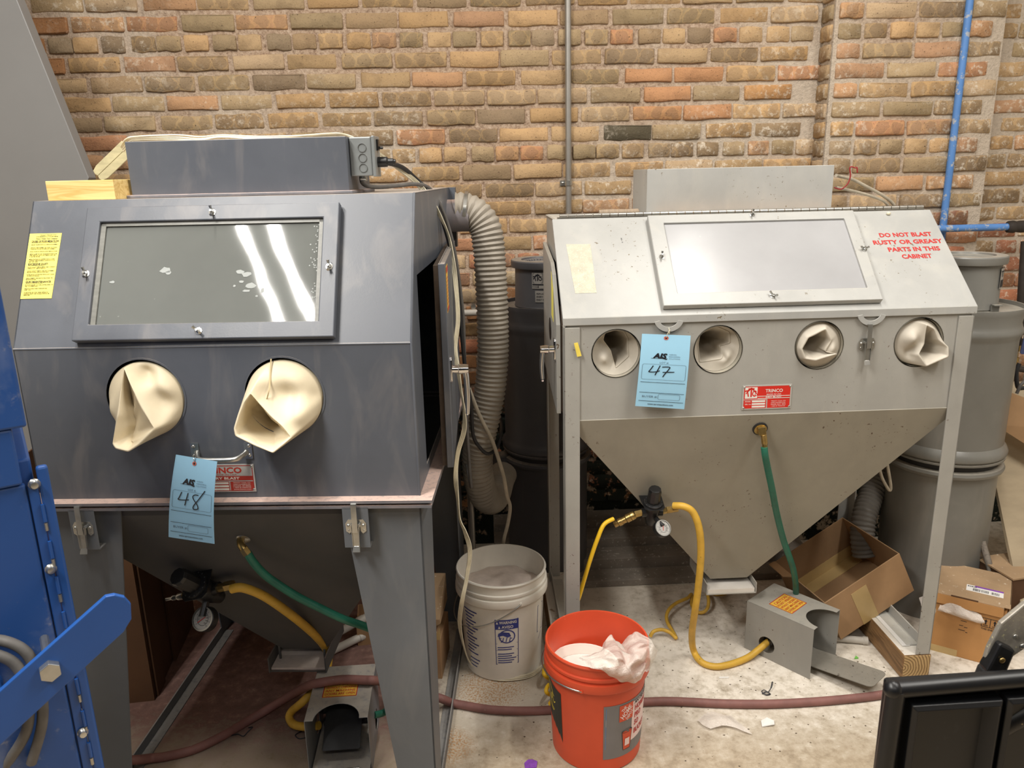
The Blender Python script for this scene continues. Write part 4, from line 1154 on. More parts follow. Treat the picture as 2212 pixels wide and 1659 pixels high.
# side door standing ajar, with gasket, label and handle
da = math.radians(3.6)
dh = V(WR + .004, .86, 0)
dd = V(math.sin(da), -math.cos(da), 0); dn = V(math.cos(da), math.sin(da), 0)
Lr = .70
m = MB(); m.plate([(0, .925), (Lr, .925), (Lr, 1.447), (0, 1.447)], [], dh, dd, EZ, .003 if dd.cross(EZ).dot(dn) > 0 else -.003)
for a, b in ((Lr - .003, Lr),):
    m.hexa([dh + dd * a + EZ * .925, dh + dd * b + EZ * .925, dh + dd * b + dn * .016 + EZ * .925, dh + dd * a + dn * .016 + EZ * .925,
            dh + dd * a + EZ * 1.447, dh + dd * b + EZ * 1.447, dh + dd * b + dn * .016 + EZ * 1.447, dh + dd * a + dn * .016 + EZ * 1.447])
m.hexa([dh + dn * .003 + EZ * .926, dh + dd * (Lr - .003) + dn * .003 + EZ * .926, dh + dd * (Lr - .003) + dn * .016 + EZ * .926, dh + dn * .016 + EZ * .926,
        dh + dn * .003 + EZ * 1.446, dh + dd * (Lr - .003) + dn * .003 + EZ * 1.446, dh + dd * (Lr - .003) + dn * .016 + EZ * 1.446, dh + dn * .016 + EZ * 1.446])
sd = m.build('side_door', D, C1, bevel=.0015)
m = MB()
for z0, z1 in ((.93, .955), (1.42, 1.443)):
    m.hexa([dh + dd * .02 - dn * .012 + EZ * z0, dh + dd * (Lr - .004) - dn * .012 + EZ * z0, dh + dd * (Lr - .004) - dn * .0005 + EZ * z0, dh + dd * .02 - dn * .0005 + EZ * z0,
            dh + dd * .02 - dn * .012 + EZ * z1, dh + dd * (Lr - .004) - dn * .012 + EZ * z1, dh + dd * (Lr - .004) - dn * .0005 + EZ * z1, dh + dd * .02 - dn * .0005 + EZ * z1])
a, b = Lr - .03, Lr - .004
m.hexa([dh + dd * a - dn * .012 + EZ * .955, dh + dd * b - dn * .012 + EZ * .955, dh + dd * b - dn * .0005 + EZ * .955, dh + dd * a - dn * .0005 + EZ * .955,
        dh + dd * a - dn * .012 + EZ * 1.42, dh + dd * b - dn * .012 + EZ * 1.42, dh + dd * b - dn * .0005 + EZ * 1.42, dh + dd * a - dn * .0005 + EZ * 1.42])
m.build('door_gasket', MAT['gasket'], sd)
fd = lambda k: (lambda x, y: dh + dn * k + dd * (Lr - .04 - x) + EZ * y)
pf = fd(.0168)
m = MB(); q = [pf(.0, 1.32), pf(.075, 1.32), pf(.075, 1.435), pf(.0, 1.435)]; m.hexa([p - dn * .0006 for p in q] + q)
st = m.build('caution_label', MAT['orangelab'], sd)
t_ = Txt(fd(.0174)); t_.rect(.003, 1.418, .072, 1.432); t_.rect(.003, 1.323, .072, 1.332)
for i in range(8): t_.rect(.008, 1.340 + i * .009, .066 - (i % 3) * .006, 1.343 + i * .009)
t_.build('label_print', MAT['redink'], st)
door_handle(sd, dh + dd * (Lr - .055) + dn * .016 + EZ * 1.172, dn, MAT['chrome'], .12)

# exhaust collar at the back right
m = MB(); m.lathe([(.052, -.06), (.052, .055), (.049, .055), (.049, -.06)], 28, (WR + .015, VB - .05, 1.525), (1, 0, 0)); ec = m.build('exhaust_collar', MAT['lip'], C1, smooth=40)
m = MB(); m.box((WR - .09, VB, 1.42), (WR + .02, VB + .04, 1.614)); m.build('exhaust_housing', D, C1)
m = MB(); m.box((WR + .001, .865, .92), (WR + .006, .935, 1.46)); m.build('rear_corner_plate', MAT['lip'], C1)

# pressure regulator with knob, bracket, gauge and brass ends
def rescale(body, O, k):
    for o in [body] + list(body.children):
        for v in o.data.vertices: v.co = O + (v.co - O) * k
def regulator(parent, f, nm_n, gx=0.0):
    """f(x, y, z): local frame, knob axis z, gauge towards -y"""
    m = MB()
    O = f(0, 0, 0); az = (f(0, 0, 1) - O).normalized(); ax = (f(1, 0, 0) - O).normalized(); ay = (f(0, 1, 0) - O).normalized()
    m.lathe([(0, -.075), (.013, -.075), (.016, -.062), (.020, -.05), (.021, -.02), (.0235, -.018), (.0235, -.004), (.027, -.002), (.027, .004), (.019, .006), (0, .006)], 22, O, az)
    m.cyl(f(-.03, 0, -.034), f(.03, 0, -.034), .013, 12)
    m.cyl(f(0, 0, -.04), f(gx, -.045, -.048), .007, 8)
    body = m.build('regulator', MAT['black'], parent, smooth=40)
    m = MB()
    k = 10
    prof = []
    for r, h in ((.0185, .006), (.0185, .045), (.0165, .052), (0, .0525)):
        prof.append((r, h))
    m.lathe(prof, 10, O, az); kn = m.build('adjusting_knob', MAT['black'], body, bevel=.0012)
    m = MB()
    for i in range(14):
        a = 2 * PI * i / 14
        p = f(.024 * math.cos(a), .024 * math.sin(a), .003)
        m.ball(p, .0028, 6)
    m.build('ring_nut', MAT['blackrub'], body, smooth=60)
    # bracket plate reaching back to the hopper
    m = MB()
    m.plate([(-.029, -.02), (-.02, -.029), (.02, -.029), (.029, -.02), (.033, .05), (-.033, .05)], [circle(0, 0, .0265, 24)], f(0, 0, -.0035), ax, ay, .002)
    m.plate([(-.033, 0), (.033, 0), (.033, .028), (-.033, .028)], [], f(0, .05, -.0035), ax, az, .002)
    m.ball(f(-.024, .048, .012), .0035, 8)
    m.build('bracket', MAT['black'], body)
    # gauge
    g0 = f(gx, -.05, -.05); ga = (-ay * .92 + az * .40).normalized() if nm_n is None else Vector(nm_n).normalized()
    m = MB(); m.lathe([(0, -.022), (.016, -.022), (.0245, -.016), (.0245, .0), (.0225, .001), (.0225, -.0015), (0, -.0015)], 28, g0, ga)
    gg = m.build('pressure_gauge', MAT['black'], body, smooth=40)
    return body, g0, ga
def gauge_face(parent, body, g0, ga, ang):
    ux = ga.cross(EZ).normalized() * -1; uy = ga.cross(ux).normalized()
    if uy.z < 0: uy = -uy
    ux = uy.cross(ga)
    fr_ = lambda k: (lambda x, y: g0 + ga * k + ux * x + uy * y)
    m = MB(); m.lathe([(0, -.0014), (.0223, -.0014), (.0223, -.0008), (0, -.0008)], 28, g0, ga); gf = m.build('gauge_dial', MAT['silver'], body, smooth=30)
    m = MB(); m.lathe([(.021, 0), (.0233, 0), (.0233, .0018), (.021, .0018)], 28, g0, ga); m.build('gauge_bezel', MAT['zinc'], body, smooth=40)
    t = Txt(fr_(-.0004))
    pts = circle(0, 0, .0125, 24); t.outline(pts, .0007)
    for i in range(9):
        a = math.radians(225 - i * 33.75)
        t.line(.0145 * math.cos(a), .0145 * math.sin(a), .0175 * math.cos(a), .0175 * math.sin(a), .0007)
        t.add(str(i * 20), .0095 * math.cos(a), .0095 * math.sin(a), h=.0026)
    t.build('dial_print', MAT['ink'], body)
    t = Txt(fr_(.0004)); c, s = math.cos(ang), math.sin(ang)
    t.line(-.007 * c, -.007 * s, .013 * c, .013 * s, .0014); t.build('gauge_needle', MAT['redink'], body)

# local frame of the first regulator: hangs out of the sloping hopper, knob up and to the left
RO = V(-.170, .118, .618)
rz1 = V(-.32, -.62, .72).normalized(); rx1 = V(1, 0, .1); rx1 = (rx1 - rz1 * rx1.dot(rz1)).normalized(); ry1 = rz1.cross(rx1)
f1 = lambda x, y, z: RO + rx1 * x + ry1 * y + rz1 * z
b1, g0, ga = regulator(C1, f1, V(-.25, -.80, .55), -.012)
gauge_face(C1, b1, g0, ga, math.radians(222))
m = MB()
m.cyl(f1(.028, 0, -.034), f1(.05, 0, -.034), .009, 8); m.cyl(f1(.045, 0, -.034), f1(.062, 0, -.034), .0105, 6); m.build('hose_fitting', MAT['brass'], b1, smooth=40)
m = MB(); m.cyl(f1(-.028, 0, -.034), f1(-.055, 0, -.034), .0085, 6); m.build('hex_nipple', MAT['brass'], b1, smooth=40)
m = MB(); m.lathe([(0, .055), (.0075, .055), (.0075, .068), (.0045, .072), (.0055, .078), (.0055, .082), (.0035, .085), (.0035, .098), (0, .098)], 10, f1(0, 0, -.034), -rx1); m.build('plug_nipple', MAT['zinc'], b1, smooth=40)

rescale(b1, RO, 1.36)

# ------------------------------------------------------------------ the light cabinet
C2 = thing('blast_cabinet', 'pale warm grey four-hole sandblast cabinet with hinged lid on angle iron legs', 'blasting cabinet', (0.755, 2.222, 0), math.radians(2.2))
Lm, Ll, Lh = MAT['light'], MAT['lightlid'], MAT['lighthop']
W2, VB2 = .600, .61
ZH, ZP, ZQ, VH = .942, 1.228, 1.512, .302      # hopper seam, lid lip, hinge height, hinge depth
holes = [(-.450, 1.141, .0735), (-.151, 1.143, .0735), (.149, 1.146, .0735), (.447, 1.146, .0755)]
m = MB(); m.plate([(-W2 + .004, ZH), (W2 - .004, ZH), (W2 - .004, 1.248), (-W2 + .004, 1.248)], [circle(*h) for h in holes], (0, 0, 0), EX, EZ, -.003)
m.build('front_panel', Lm, C2)
for h in holes:
    m = MB(); m.lathe([(h[2] - .001, -.001), (h[2] - .001, .045), (h[2] - .0035, .045), (h[2] - .0035, -.001)], 40, (h[0], 0, h[1]), (0, 1, 0)); m.build('hole_collar', MAT['lighthop'], C2, smooth=40)
sd2 = [(0, ZH), (VB2, ZH), (VB2, ZQ), (VH, ZQ), (0, 1.248)]
m = MB(); m.plate(sd2, [], (W2 - .004, 0, 0), EY, EZ, -.003); m.build('side_panel', Lm, C2)
m = MB(); m.plate(sd2, [[(.06, .975), (.54, .975), (.54, 1.39), (.18, 1.375), (.06, 1.27)]], (-W2 + .004, 0, 0), EY, EZ, .003); m.build('side_panel', Lm, C2)
m = MB(); m.box((-W2 + .004, VB2 - .003, ZH), (W2 - .004, VB2, ZQ)); m.build('back_panel', Lm, C2)
m = MB(); m.box((-W2, VH + .004, ZQ - .004), (W2, VB2, ZQ - .001)); m.build('top_panel', Ll, C2)
# lid: slope, front lip, side lips
S2 = V(0, VH, ZQ - 1.25); S2L = S2.length; S2n = S2.normalized()
n2 = EX.cross(S2n)
if n2.y > 0: n2 = -n2
sg = 1 if EX.cross(S2n).dot(n2) > 0 else -1
O2 = V(0, -.006, 1.250)
m = MB(); m.plate([(-W2 - .006, 0), (W2 + .008, 0), (W2 + .008, S2L), (-W2 - .006, S2L)], [rect(-.255, .07, .285, .345)], O2, EX, S2n, -.003 * sg)
m.box((-W2 - .006, -.0065, ZP), (W2 + .008, -.0035, 1.2505))
for u in (-W2 - .006, W2 + .005):
    m.hexa([(u, -.006, ZP), (u + .003, -.006, ZP), (u + .003, VH - .006, ZQ - .022), (u, VH - .006, ZQ - .022), (u, -.006, 1.249), (u + .003, -.006, 1.249), (u + .003, VH - .006, ZQ), (u, VH - .006, ZQ)])
lid = m.build('lid', Ll, C2, bevel=.0015)
# long piano hinge, one knuckle after another
hp = MB(); hp.box((-W2 + .012, VH - .004, ZQ - .002), (W2 - .01, VH + .022, ZQ + .004)); hg = hp.build('piano_hinge', MAT['hinge'], C2)
k = 44
for i in range(k):
    a = -.582 + 1.17 * i / k; b = -.582 + 1.17 * (i + 1) / k - .0022
    m = MB(); m.cyl((a, VH - .001, ZQ + .0085), (b, VH - .001, ZQ + .0085), .0066, 8); m.build('hinge_knuckle', MAT['hinge'], hg, smooth=50)
# window
fr = MB(); fr.plate([(-.316, .020), (.325, .020), (.346, .386), (-.309, .386)], [[(-.267, .066), (.293, .066), (.307, .351), (-.263, .351)]], O2 + n2 * .002, EX, S2n, 0.018 * sg)
wf2 = fr.build('window_frame', Ll, C2, bevel=.0025)
m = MB(); m.plate(rect(-.272, .062, .312, .356), [], O2 + n2 * .010, EX, S2n, .003 * sg); m.build('window_pane', MAT['glasslight'], wf2)
for a, b, r in ((-.292, .208, .5), (.328, .216, 2.2), (.02, .376, .3), (.006, .044, 1.5)): wing_nut(wf2, O2 + n2 * .020 + EX * a + S2n * b, n2, r)
fl = frame(O2, EX, S2n, .0006)
fl2 = lambda x, y: O2 + EX * x + S2n * y + n2 * .0006
t = Txt(fl2)
for s_, u0, u1, y in (('DO NOT BLAST', .408, .574, .2900), ('RUSTY OR GREASY', .379, .597, .2595), ('PARTS IN THIS', .416, .578, .2285), ('CABINET', .449, .542, .1985)):
    t.add(s_, (u0 + u1) / 2 , y + .003, h=.0165, w=u1 - u0, bold=.035)
t.build('lettering', MAT['redink'], lid)
# old label residue on the lid
m = MB(); q = [fl2(-.572, .29), fl2(-.497, .288), fl2(-.499, .092), fl2(-.562, .092)]
m.raw(q, [(0, 1, 2, 3)]); m.build('label_residue', simple('yellowish_glue_residue', srgb(190, 186, 166), .6, 0, .1, 40, speck=srgb(204, 202, 192), speck_amt=.58), lid)
t = Txt(fl2); t.add('BLA . 18', -.398, .30, h=.004, rot=-1.5); t.build('small_stamp', MAT['ink'], lid)
# lamp housing
m = MB(); m.box((-.292, .37, ZQ + .004), (.318, .60, 1.657)); lh2 = m.build('lamp_housing', Ll, C2, bevel=.0012)
m = MB(); m.box((.318, .42, 1.585), (.324, .47, 1.642)); m.cyl((.324, .445, 1.622), (.338, .445, 1.621), .007, 10); m.cyl((.324, .445, 1.598), (.334, .445, 1.597), .006, 10); m.build('socket_plate', MAT['black'], lh2, bevel=.001)
# half-round latch keepers hanging below the lip
def keeper(u):
    o = [(u + .0435 * math.cos(math.radians(a)), ZP + .014 + .0435 * math.sin(math.radians(a)) * .92) for a in range(195, 346, 10)]
    i = [(u + .028 * math.cos(math.radians(a)), ZP + .014 + .028 * math.sin(math.radians(a)) * .92) for a in range(345, 194, -10)]
    m = MB(); m.plate(o + i, [], (0, -.0045, 0), EX, EZ, -.004 if EX.cross(EZ).y > 0 else .004); return m.build('latch_keeper', Ll, C2, bevel=.0006)
keeper(-.300); keeper(.294)
draw_latch(C2, (.289, -.0035, 1.150), (0, -1, 0), (1, 0, 0))
# sleeves
G = MAT['glovegrey']
def ring2(h, pts): return [(h[0] + a, v, h[1] + b) for a, b, v in pts]
h = holes[0]
sleeve(C2, 'glove_sleeve', G, (h[0], .02, h[1], .069), ring2(h, [(-.03, .058, .03), (-.035, .035, .04), (-.012, .0, .04), (.0, -.035, .045), (.004, -.052, .03), (.045, -.02, .04), (.044, .035, .05), (.03, .06, .04), (.0, .066, .03)]),
       ring2(h, [(-.02, .04, .14), (-.02, 0, .14), (0, -.02, .14), (.02, -.01, .14), (.025, .02, .15), (.01, .045, .14)]), lumps=((h[0] - .03, h[1] - .02, .02, -.015), (h[0] - .03, h[1] + .03, .02, .02)), rim_r=.002)
h = holes[1]
sleeve(C2, 'glove_sleeve', G, (h[0], .02, h[1], .069), ring2(h, [(-.048, .045, .03), (-.052, .01, .035), (-.046, -.045, .03), (.018, -.034, .02), (.026, -.026, .03), (.02, .0, .05), (.05, .01, .04), (.045, .045, .04), (.0, .066, .03)]),
       ring2(h, [(-.03, .03, .12), (-.03, -.01, .12), (-.01, -.02, .12), (.01, -.01, .12), (.02, .01, .13), (.01, .03, .12)]), lumps=((h[0] + .03, h[1] - .02, .025, -.02), (h[0] - .02, h[1] + .03, .03, .04)), rim_r=.002)
h = holes[2]
sleeve(C2, 'glove_sleeve', G, (h[0], .012, h[1], .069), ring2(h, [(-.044, .030, -.010), (-.062, -.006, -.012), (-.050, -.036, -.016), (-.016, -.043, -.018), (.050, -.024, -.016), (.018, -.020, -.004), (.034, .018, -.008), (.012, .055, -.008), (-.005, .048, -.008)]),
       ring2(h, [(-.02, .03, .06), (-.04, 0, .06), (-.03, -.02, .06), (-.005, -.025, .06), (.01, -.01, .06), (.02, .015, .06), (.005, .03, .06)]), lumps=((h[0] + .03, h[1] - .01, .025, -.02),), rim_r=.004)
h = holes[3]
sleeve(C2, 'glove_sleeve', G, (h[0], .012, h[1], .069), ring2(h, [(.008, .058, -.012), (.006, .0, -.006), (-.012, -.034, -.018), (.012, -.068, -.030), (.078, -.040, -.030), (.079, -.012, -.022), (.052, .014, -.012), (.035, .045, -.010)]),
       ring2(h, [(.018, .02, .05), (.01, -.01, .05), (.005, -.025, .05), (.02, -.035, .05), (.045, -.03, .05), (.05, -.015, .05), (.035, .01, .05)]), lumps=((h[0] - .03, h[1] + .015, .03, -.03), (h[0] - .02, h[1] - .03, .02, .02)), rim_r=.004)
nameplate(C2, -.072, .076, .957, 1.032, 1)
# hopper
tp = [(-.553, 0, ZH), (.553, 0, ZH), (.553, VB2, ZH), (-.553, VB2, ZH)]
tp = [(-.597, .0, ZH), (.597, .0, ZH), (.597, VB2, ZH), (-.597, VB2, ZH)]
bt = [(-.062, .245, .262), (.066, .245, .262), (.066, .365, .262), (-.062, .365, .262)]
m = MB(); m.raw(tp + bt, [(i, (i + 1) % 4, 4 + (i + 1) % 4, 4 + i) for i in range(4)])
hp2 = m.build('hopper', Lh, C2); hp2.modifiers.new('thick', 'SOLIDIFY').thickness = .003
m = MB(); m.box((-.085, .20, .222), (.088, .42, .225)); m.box((-.088, .20, .222), (-.085, .42, .262)); m.box((.085, .20, .222), (.088, .42, .262)); m.box((-.085, .417, .222), (.085, .42, .262))
tr2 = m.build('drip_tray', Lm, C2)
m = MB(); m.plate([(-.083, .205), (.083, .205), (.083, .415), (-.083, .415)], [], (0, 0, .225), EX, EY, .014); m.build('tray_powder', MAT['whitedust'], tr2)['kind'] = 'stuff'
# angle iron legs
def angle_leg(u, v, su, sv, z0, z1, w=.046):
    m = MB(); m.box((min(u, u + su * w), min(v, v + sv * .005), z0), (max(u, u + su * w), max(v, v + sv * .005), z1))
    m.box((min(u, u + su * .005), min(v, v + sv * w), z0), (max(u, u + su * .005), max(v, v + sv * w), z1))
    return m.build('leg', Lm, C2, bevel=.0012)
angle_leg(-.603, -.006, 1, 1, .0915, 1.222); angle_leg(.603, -.006, -1, 1, .0915, 1.222)
angle_leg(-.603, VB2 + .006, 1, -1, .0915, ZH + .1); angle_leg(.603, VB2 + .006, -1, -1, .0915, ZH + .1)
for s in (-1, 1):
    u = s * .597; m = MB(); m.box((min(u, u - s * .045), .045, .0915), (max(u, u - s * .045), VB2 - .03, .0955)); m.box((min(u, u - s * .004), .045, .0915), (max(u, u - s * .004), VB2 - .03, .13)); m.build('base_rail', Ll, C2)
# left door, slightly open, and the right door's handle
da2 = math.radians(.8)
dh2 = V(-W2 - .002, .56, 0); dd2 = V(-math.sin(da2), -math.cos(da2), 0); dn2 = V(-math.cos(da2), math.sin(da2), 0)
pts = [(0, .99), (.53, .955), (.53, 1.225), (.40, 1.355), (.33, 1.385), (0, 1.42)]
m = MB()
q = [dh2 + dd2 * a + EZ * b for a, b in pts]; k = len(q); m.raw(q + [p + dn2 * .012 for p in q], [tuple(range(k)), tuple(range(2 * k - 1, k - 1, -1))] + [(i, (i + 1) % k, k + (i + 1) % k, k + i) for i in range(k)])
d2 = m.build('side_door', Lm, C2, bevel=.0012)
m = MB(); q = [dh2 + dd2 * a + EZ * b - dn2 * .010 for a, b in ((.47, .965), (.525, .96), (.525, 1.22), (.47, 1.27))]
m.hexa(q + [p + dn2 * .0095 for p in q]); m.build('door_gasket', MAT['gasket'], d2)
fq = lambda x, y: dh2 + dn2 * .0128 + dd2 * x + EZ * y
m = MB(); q = [fq(.36, 1.225), fq(.43, 1.215), fq(.43, 1.31), fq(.36, 1.36)]; m.hexa([p - dn2 * .0006 for p in q] + q); ol = m.build('caution_label', MAT['yellowlab'], d2)
m = MB(); m.plate(circle(0, 0, .04, 20), [], dh2 + dn2 * .0124 + dd2 * .30 + EZ * 1.17, dd2, EZ * .9, .001); m.build('vent_hole', MAT['black'], d2)
door_handle(d2, dh2 + dd2 * .495 + dn2 * .012 + EZ * 1.145, dn2, MAT['chrome'], .09)
door_handle(C2, V(W2, .10, 1.16), V(1, 0, 0), MAT['chrome'], .09)
# yellow tape scrap on the leg
m = MB(); q = [V(-.575, -.0105, 1.178), V(-.564, -.0105, 1.180), V(-.553, -.0105, 1.140), V(-.566, -.0105, 1.138)]; m.hexa(q + [p - V(0, .002, 0) for p in q]); m.build('tape_scrap', MAT['yellowtape'], C2)
# hose fitting
hn = V(0, -.92, -.33).normalized()
m = MB(); m.lathe([(.017, 0), (.019, .003), (.019, .006), (.010, .007), (0, .007)], 18, (-.006, .016, .890), hn); hf2 = m.build('hose_flange', MAT['brass'], C2, smooth=40)
m = MB(); m.lathe([(.020, -.002), (.023, -.001), (.023, .003), (.019, .004)], 20, (-.006, .016, .890), hn); m.build('grommet', MAT['blackrub'], hf2, smooth=40)
m = MB(); m.hexa([(-.015, -.004, .875), (.009, -.004, .872), (.009, .012, .872), (-.015, .012, .875), (-.018, .0, .898), (.006, .0, .900), (.006, .014, .900), (-.018, .014, .898)]); m.cyl((.0, -.001, .876), (.004, -.004, .848), .0095, 8); m.cyl((.004, -.004, .848), (.006, -.006, .832), .0085, 6); m.build('elbow', MAT['brass'], hf2, bevel=.001)
# regulator
RO2 = V(-.315, .066, .637)
rz2 = V(.03, -.30, .95).normalized(); rx2 = V(1, 0, .18); rx2 = (rx2 - rz2 * rx2.dot(rz2)).normalized(); ry2 = rz2.cross(rx2)
f2 = lambda x, y, z: RO2 + rx2 * x + ry2 * y + rz2 * z
b2, g0, ga = regulator(C2, f2, V(.25, -.74, .62), .022)
gauge_face(C2, b2, g0, ga, math.radians(75))
m = MB(); m.cyl(f2(.028, 0, -.034), f2(.043, 0, -.030), .009, 8); m.cyl(f2(.043, 0, -.030), f2(.058, 0, -.028), .0105, 6); m.cyl(f2(.058, 0, -.028), f2(.075, 0, -.026), .0095, 10); m.build('hose_fitting', MAT['brass'], b2, smooth=40)
m = MB(); m.cyl(f2(-.028, 0, -.034), f2(-.048, 0, -.04), .010, 6); m.lathe([(.0, 0), (.011, 0), (.0125, .004), (.0125, .012), (.0115, .013), (.0125, .014), (.0125, .026), (.010, .029), (.010, .040), (.0115, .042), (.0115, .052), (.009, .055), (.009, .066), (0, .066)], 14, f2(-.048, 0, -.04), (f2(-.1, 0, -.072) - f2(-.048, 0, -.04)).normalized()); m.build('quick_coupler', MAT['brass'], b2, smooth=35)

rescale(b2, RO2, 1.12)

# ------------------------------------------------------------------ lot tags
def lot_tag(label, corners, num, strokes, eyelet):
    """blue card hung from a wire; corners are top-left, top-right, bottom-right, bottom-left"""
    tl, tr, br, bl = [Vector(c) for c in corners]
    t = thing('lot_tag', label, 'tag', tl, 0, None)
    tr, br, bl = tr - tl, br - tl, bl - tl
    Wd, Hd = 1.0, 2.0
    def P(x, y, k=0.0):          # x 0..1, y 0..2 from the top
        a, b = x, y / 2
        top = tr * a; bot = bl * (1 - a) + br * a
        n = tr.cross(bl).normalized() * -1
        if n.y > 0: n = -n
        bend = math.sin(b * PI) * .006
        return top * (1 - b) + bot * b + n * (bend + k)
    m = MB(); nx, ny = 3, 10
    a = [[m.bm.verts.new(P(i / nx, 2 * j / ny)) for i in range(nx + 1)] for j in range(ny + 1)]
    b = [[m.bm.verts.new(P(i / nx, 2 * j / ny, -.0007)) for i in range(nx + 1)] for j in range(ny + 1)]
    for j in range(ny):
        for i in range(nx):
            m.bm.faces.new((a[j][i], a[j][i + 1], a[j + 1][i + 1], a[j + 1][i])); m.bm.faces.new((b[j][i], b[j + 1][i], b[j + 1][i + 1], b[j][i + 1]))
    for j in range(ny):
        m.bm.faces.new((a[j][0], a[j + 1][0], b[j + 1][0], b[j][0])); m.bm.faces.new((a[j][nx], b[j][nx], b[j + 1][nx], a[j + 1][nx]))
    card = m.build('card', MAT['tag'], t, smooth=60)
    f = lambda k: (lambda x, y: P(x, 2 - y, k))
    e = eyelet
    tt = Txt(f(.0008)); tt.poly(circle(e[0], 2 - e[1], .05, 18)); tt.build('eyelet', MAT['eyelet'], t)
    tt = Txt(f(.0012)); tt.poly(circle(e[0], 2 - e[1], .022, 14)); tt.build('eyelet_hole', MAT['ink'], t)
    tt = Txt(f(.0010))
    tt.add('AIS', .40, 1.43, h=.125, w=.30, shear=.22, bold=.055)
    tt.line(.22, 1.362, .52, 1.362, .008); tt.poly([(.44, 1.365), (.56, 1.365), (.535, 1.33), (.52, 1.335)])
    tt.build('logo_print', MAT['ink'], t)
    tt = Txt(f(.0010))
    for i, s_ in enumerate(('AARON', 'INDUSTRIAL', 'SOLUTIONS.')): tt.add(s_, .585, 1.475 - i * .055, h=.030, align='L')
    tt.add('LOT #:', .5, 1.25, h=.045); tt.add('BUYER #:', .27, .30, h=.055)
    tt.outline(rrect(.06, .78, .95, 1.20, .04), .006); tt.outline(rrect(.44, .23, .88, .38, .03), .006)
    tt.build('card_print', MAT['inkgrey'], t)
    tt = Txt(f(.0011)); tt.line(.05, .70, .96, .70, .010); tt.line(.05, .41, .96, .41, .010); tt.line(.05, .17, .96, .17, .010)
    tt.add('www.aaronauctions.com', .5, .09, h=.045, w=.52, bold=.012); tt.build('rule_print', MAT['ink'], t)
    tt = Txt(f(.0014))
    for st in strokes: tt.stroke(st, .022)
    tt.build('handwritten_number', MAT['ink'], t)
    return t, P
E_, F_ = None, None
c1w = Matrix.Translation(C1.location) @ Matrix.Rotation(C1.rotation_euler.z, 4, 'Z')
c2w = Matrix.Translation(C2.location) @ Matrix.Rotation(C2.rotation_euler.z, 4, 'Z')
T1, P1 = lot_tag('pale blue card tag numbered 48 hanging from the lift handle', TAG1, '48',
                 [[(.27, 1.17), (.22, 1.03), (.20, .985), (.27, .98), (.36, .99), (.45, 1.01)], [(.42, 1.17), (.385, 1.0), (.36, .86)],
                  [(.80, 1.28), (.66, 1.04), (.57, .90), (.55, .82), (.60, .80), (.66, .83), (.64, .92), (.56, 1.03), (.53, 1.10), (.58, 1.15), (.66, 1.15)]], (.48, .13))
T2, P2 = lot_tag('pale blue card tag numbered 47 wired to the half-round latch keeper', TAG2, '47',
                 [[(.28, 1.16), (.23, 1.05), (.20, .99), (.27, .985), (.36, 1.0), (.42, 1.03)], [(.42, 1.17), (.37, 1.02), (.33, .90)],
                  [(.46, 1.13), (.54, 1.14), (.62, 1.13), (.57, 1.02), (.52, .93), (.49, .86)], [(.48, .99), (.60, 1.0), (.72, 1.01)]], (.50, .09))
m = MB(); e = P1(.48, .11, .001); m.tube([e, e + V(.004, .004, .012), V(*TAG1S) - T1.location, e + V(-.003, .006, .010), e + V(0, .003, 0)], .0008, 5, smooth=4); m.build('wire_tie', MAT['zinc'], T1, smooth=60)
m = MB(); e = P2(.50, .075, .001); k2 = V(*TAG2S) - T2.location; m.tube([e, e + V(.003, -.002, .012), e + V(.010, -.001, .022), k2 + V(0, -.006, -.004), k2 + V(0, -.004, .012), k2 + V(0, .008, .014)], .0009, 5, smooth=4); m.build('wire_tie', MAT['cream'], T2, smooth=60)

# ------------------------------------------------------------------ dust collector drums
def drum(label, loc, r, ztop, zring, mat, cap_r, cap_h, lids):
    t = thing('dust_collector', label, 'drum', loc)
    m = MB(); m.lathe([(0, .0), (r * .98, .0), (r * .98, zring - .035), (r * 1.0, zring - .03), (r * 1.055, zring - .028), (r * 1.075, zring - .018), (r * 1.055, zring - .008), (r * .99, zring - .006), (r * .97, zring - .004), (0, zring - .004)], 48)
    m.build('lower_drum', mat, t, smooth=35)
    m = MB(); m.lathe([(r * .965, zring - .006), (r * .965, zring + .018), (r * .94, zring + .018), (r * .94, zring - .006)], 48); m.build('gap_band', MAT['blackrub'], t, smooth=35)
    h = ztop - zring
    m = MB(); m.lathe([(0, zring + .017), (r * .95, zring + .017), (r * 1.06, zring + .019), (r * 1.065, zring + .026), (r * 1.03, zring + .028), (r * 1.075, zring + .036), (r * 1.085, zring + .048), (r * 1.05, zring + .062), (r, zring + .075), (r, ztop - .115), (r * 1.01, ztop - .105), (r * 1.045, ztop - .092), (r * 1.05, ztop - .08), (r * 1.02, ztop - .07), (r * 1.0, ztop - .055), (r * 1.03, ztop - .02), (r * 1.045, ztop - .004), (r * 1.04, ztop), (r * 1.02, ztop), (r * 1.01, ztop - .014), (0, ztop - .014)], 48)
    m.build('upper_drum', mat, t, smooth=35)
    m = MB(); c = cap_r; z0 = ztop - .014
    m.lathe([(0, z0), (c * 1.0, z0), (c * 1.02, z0 + .006), (c, z0 + .01), (c * .985, z0 + cap_h - .03), (c * 1.10, z0 + cap_h - .028), (c * 1.12, z0 + cap_h - .02), (c * 1.12, z0 + cap_h - .004), (c * 1.09, z0 + cap_h), (c * .78, z0 + cap_h), (c * .76, z0 + cap_h - .006), (c * .70, z0 + cap_h - .01), (c * .66, z0 + cap_h - .014), (0, z0 + cap_h - .014)], 44)
    cp = m.build('motor_cap', mat, t, smooth=35)
    return t, cp, z0
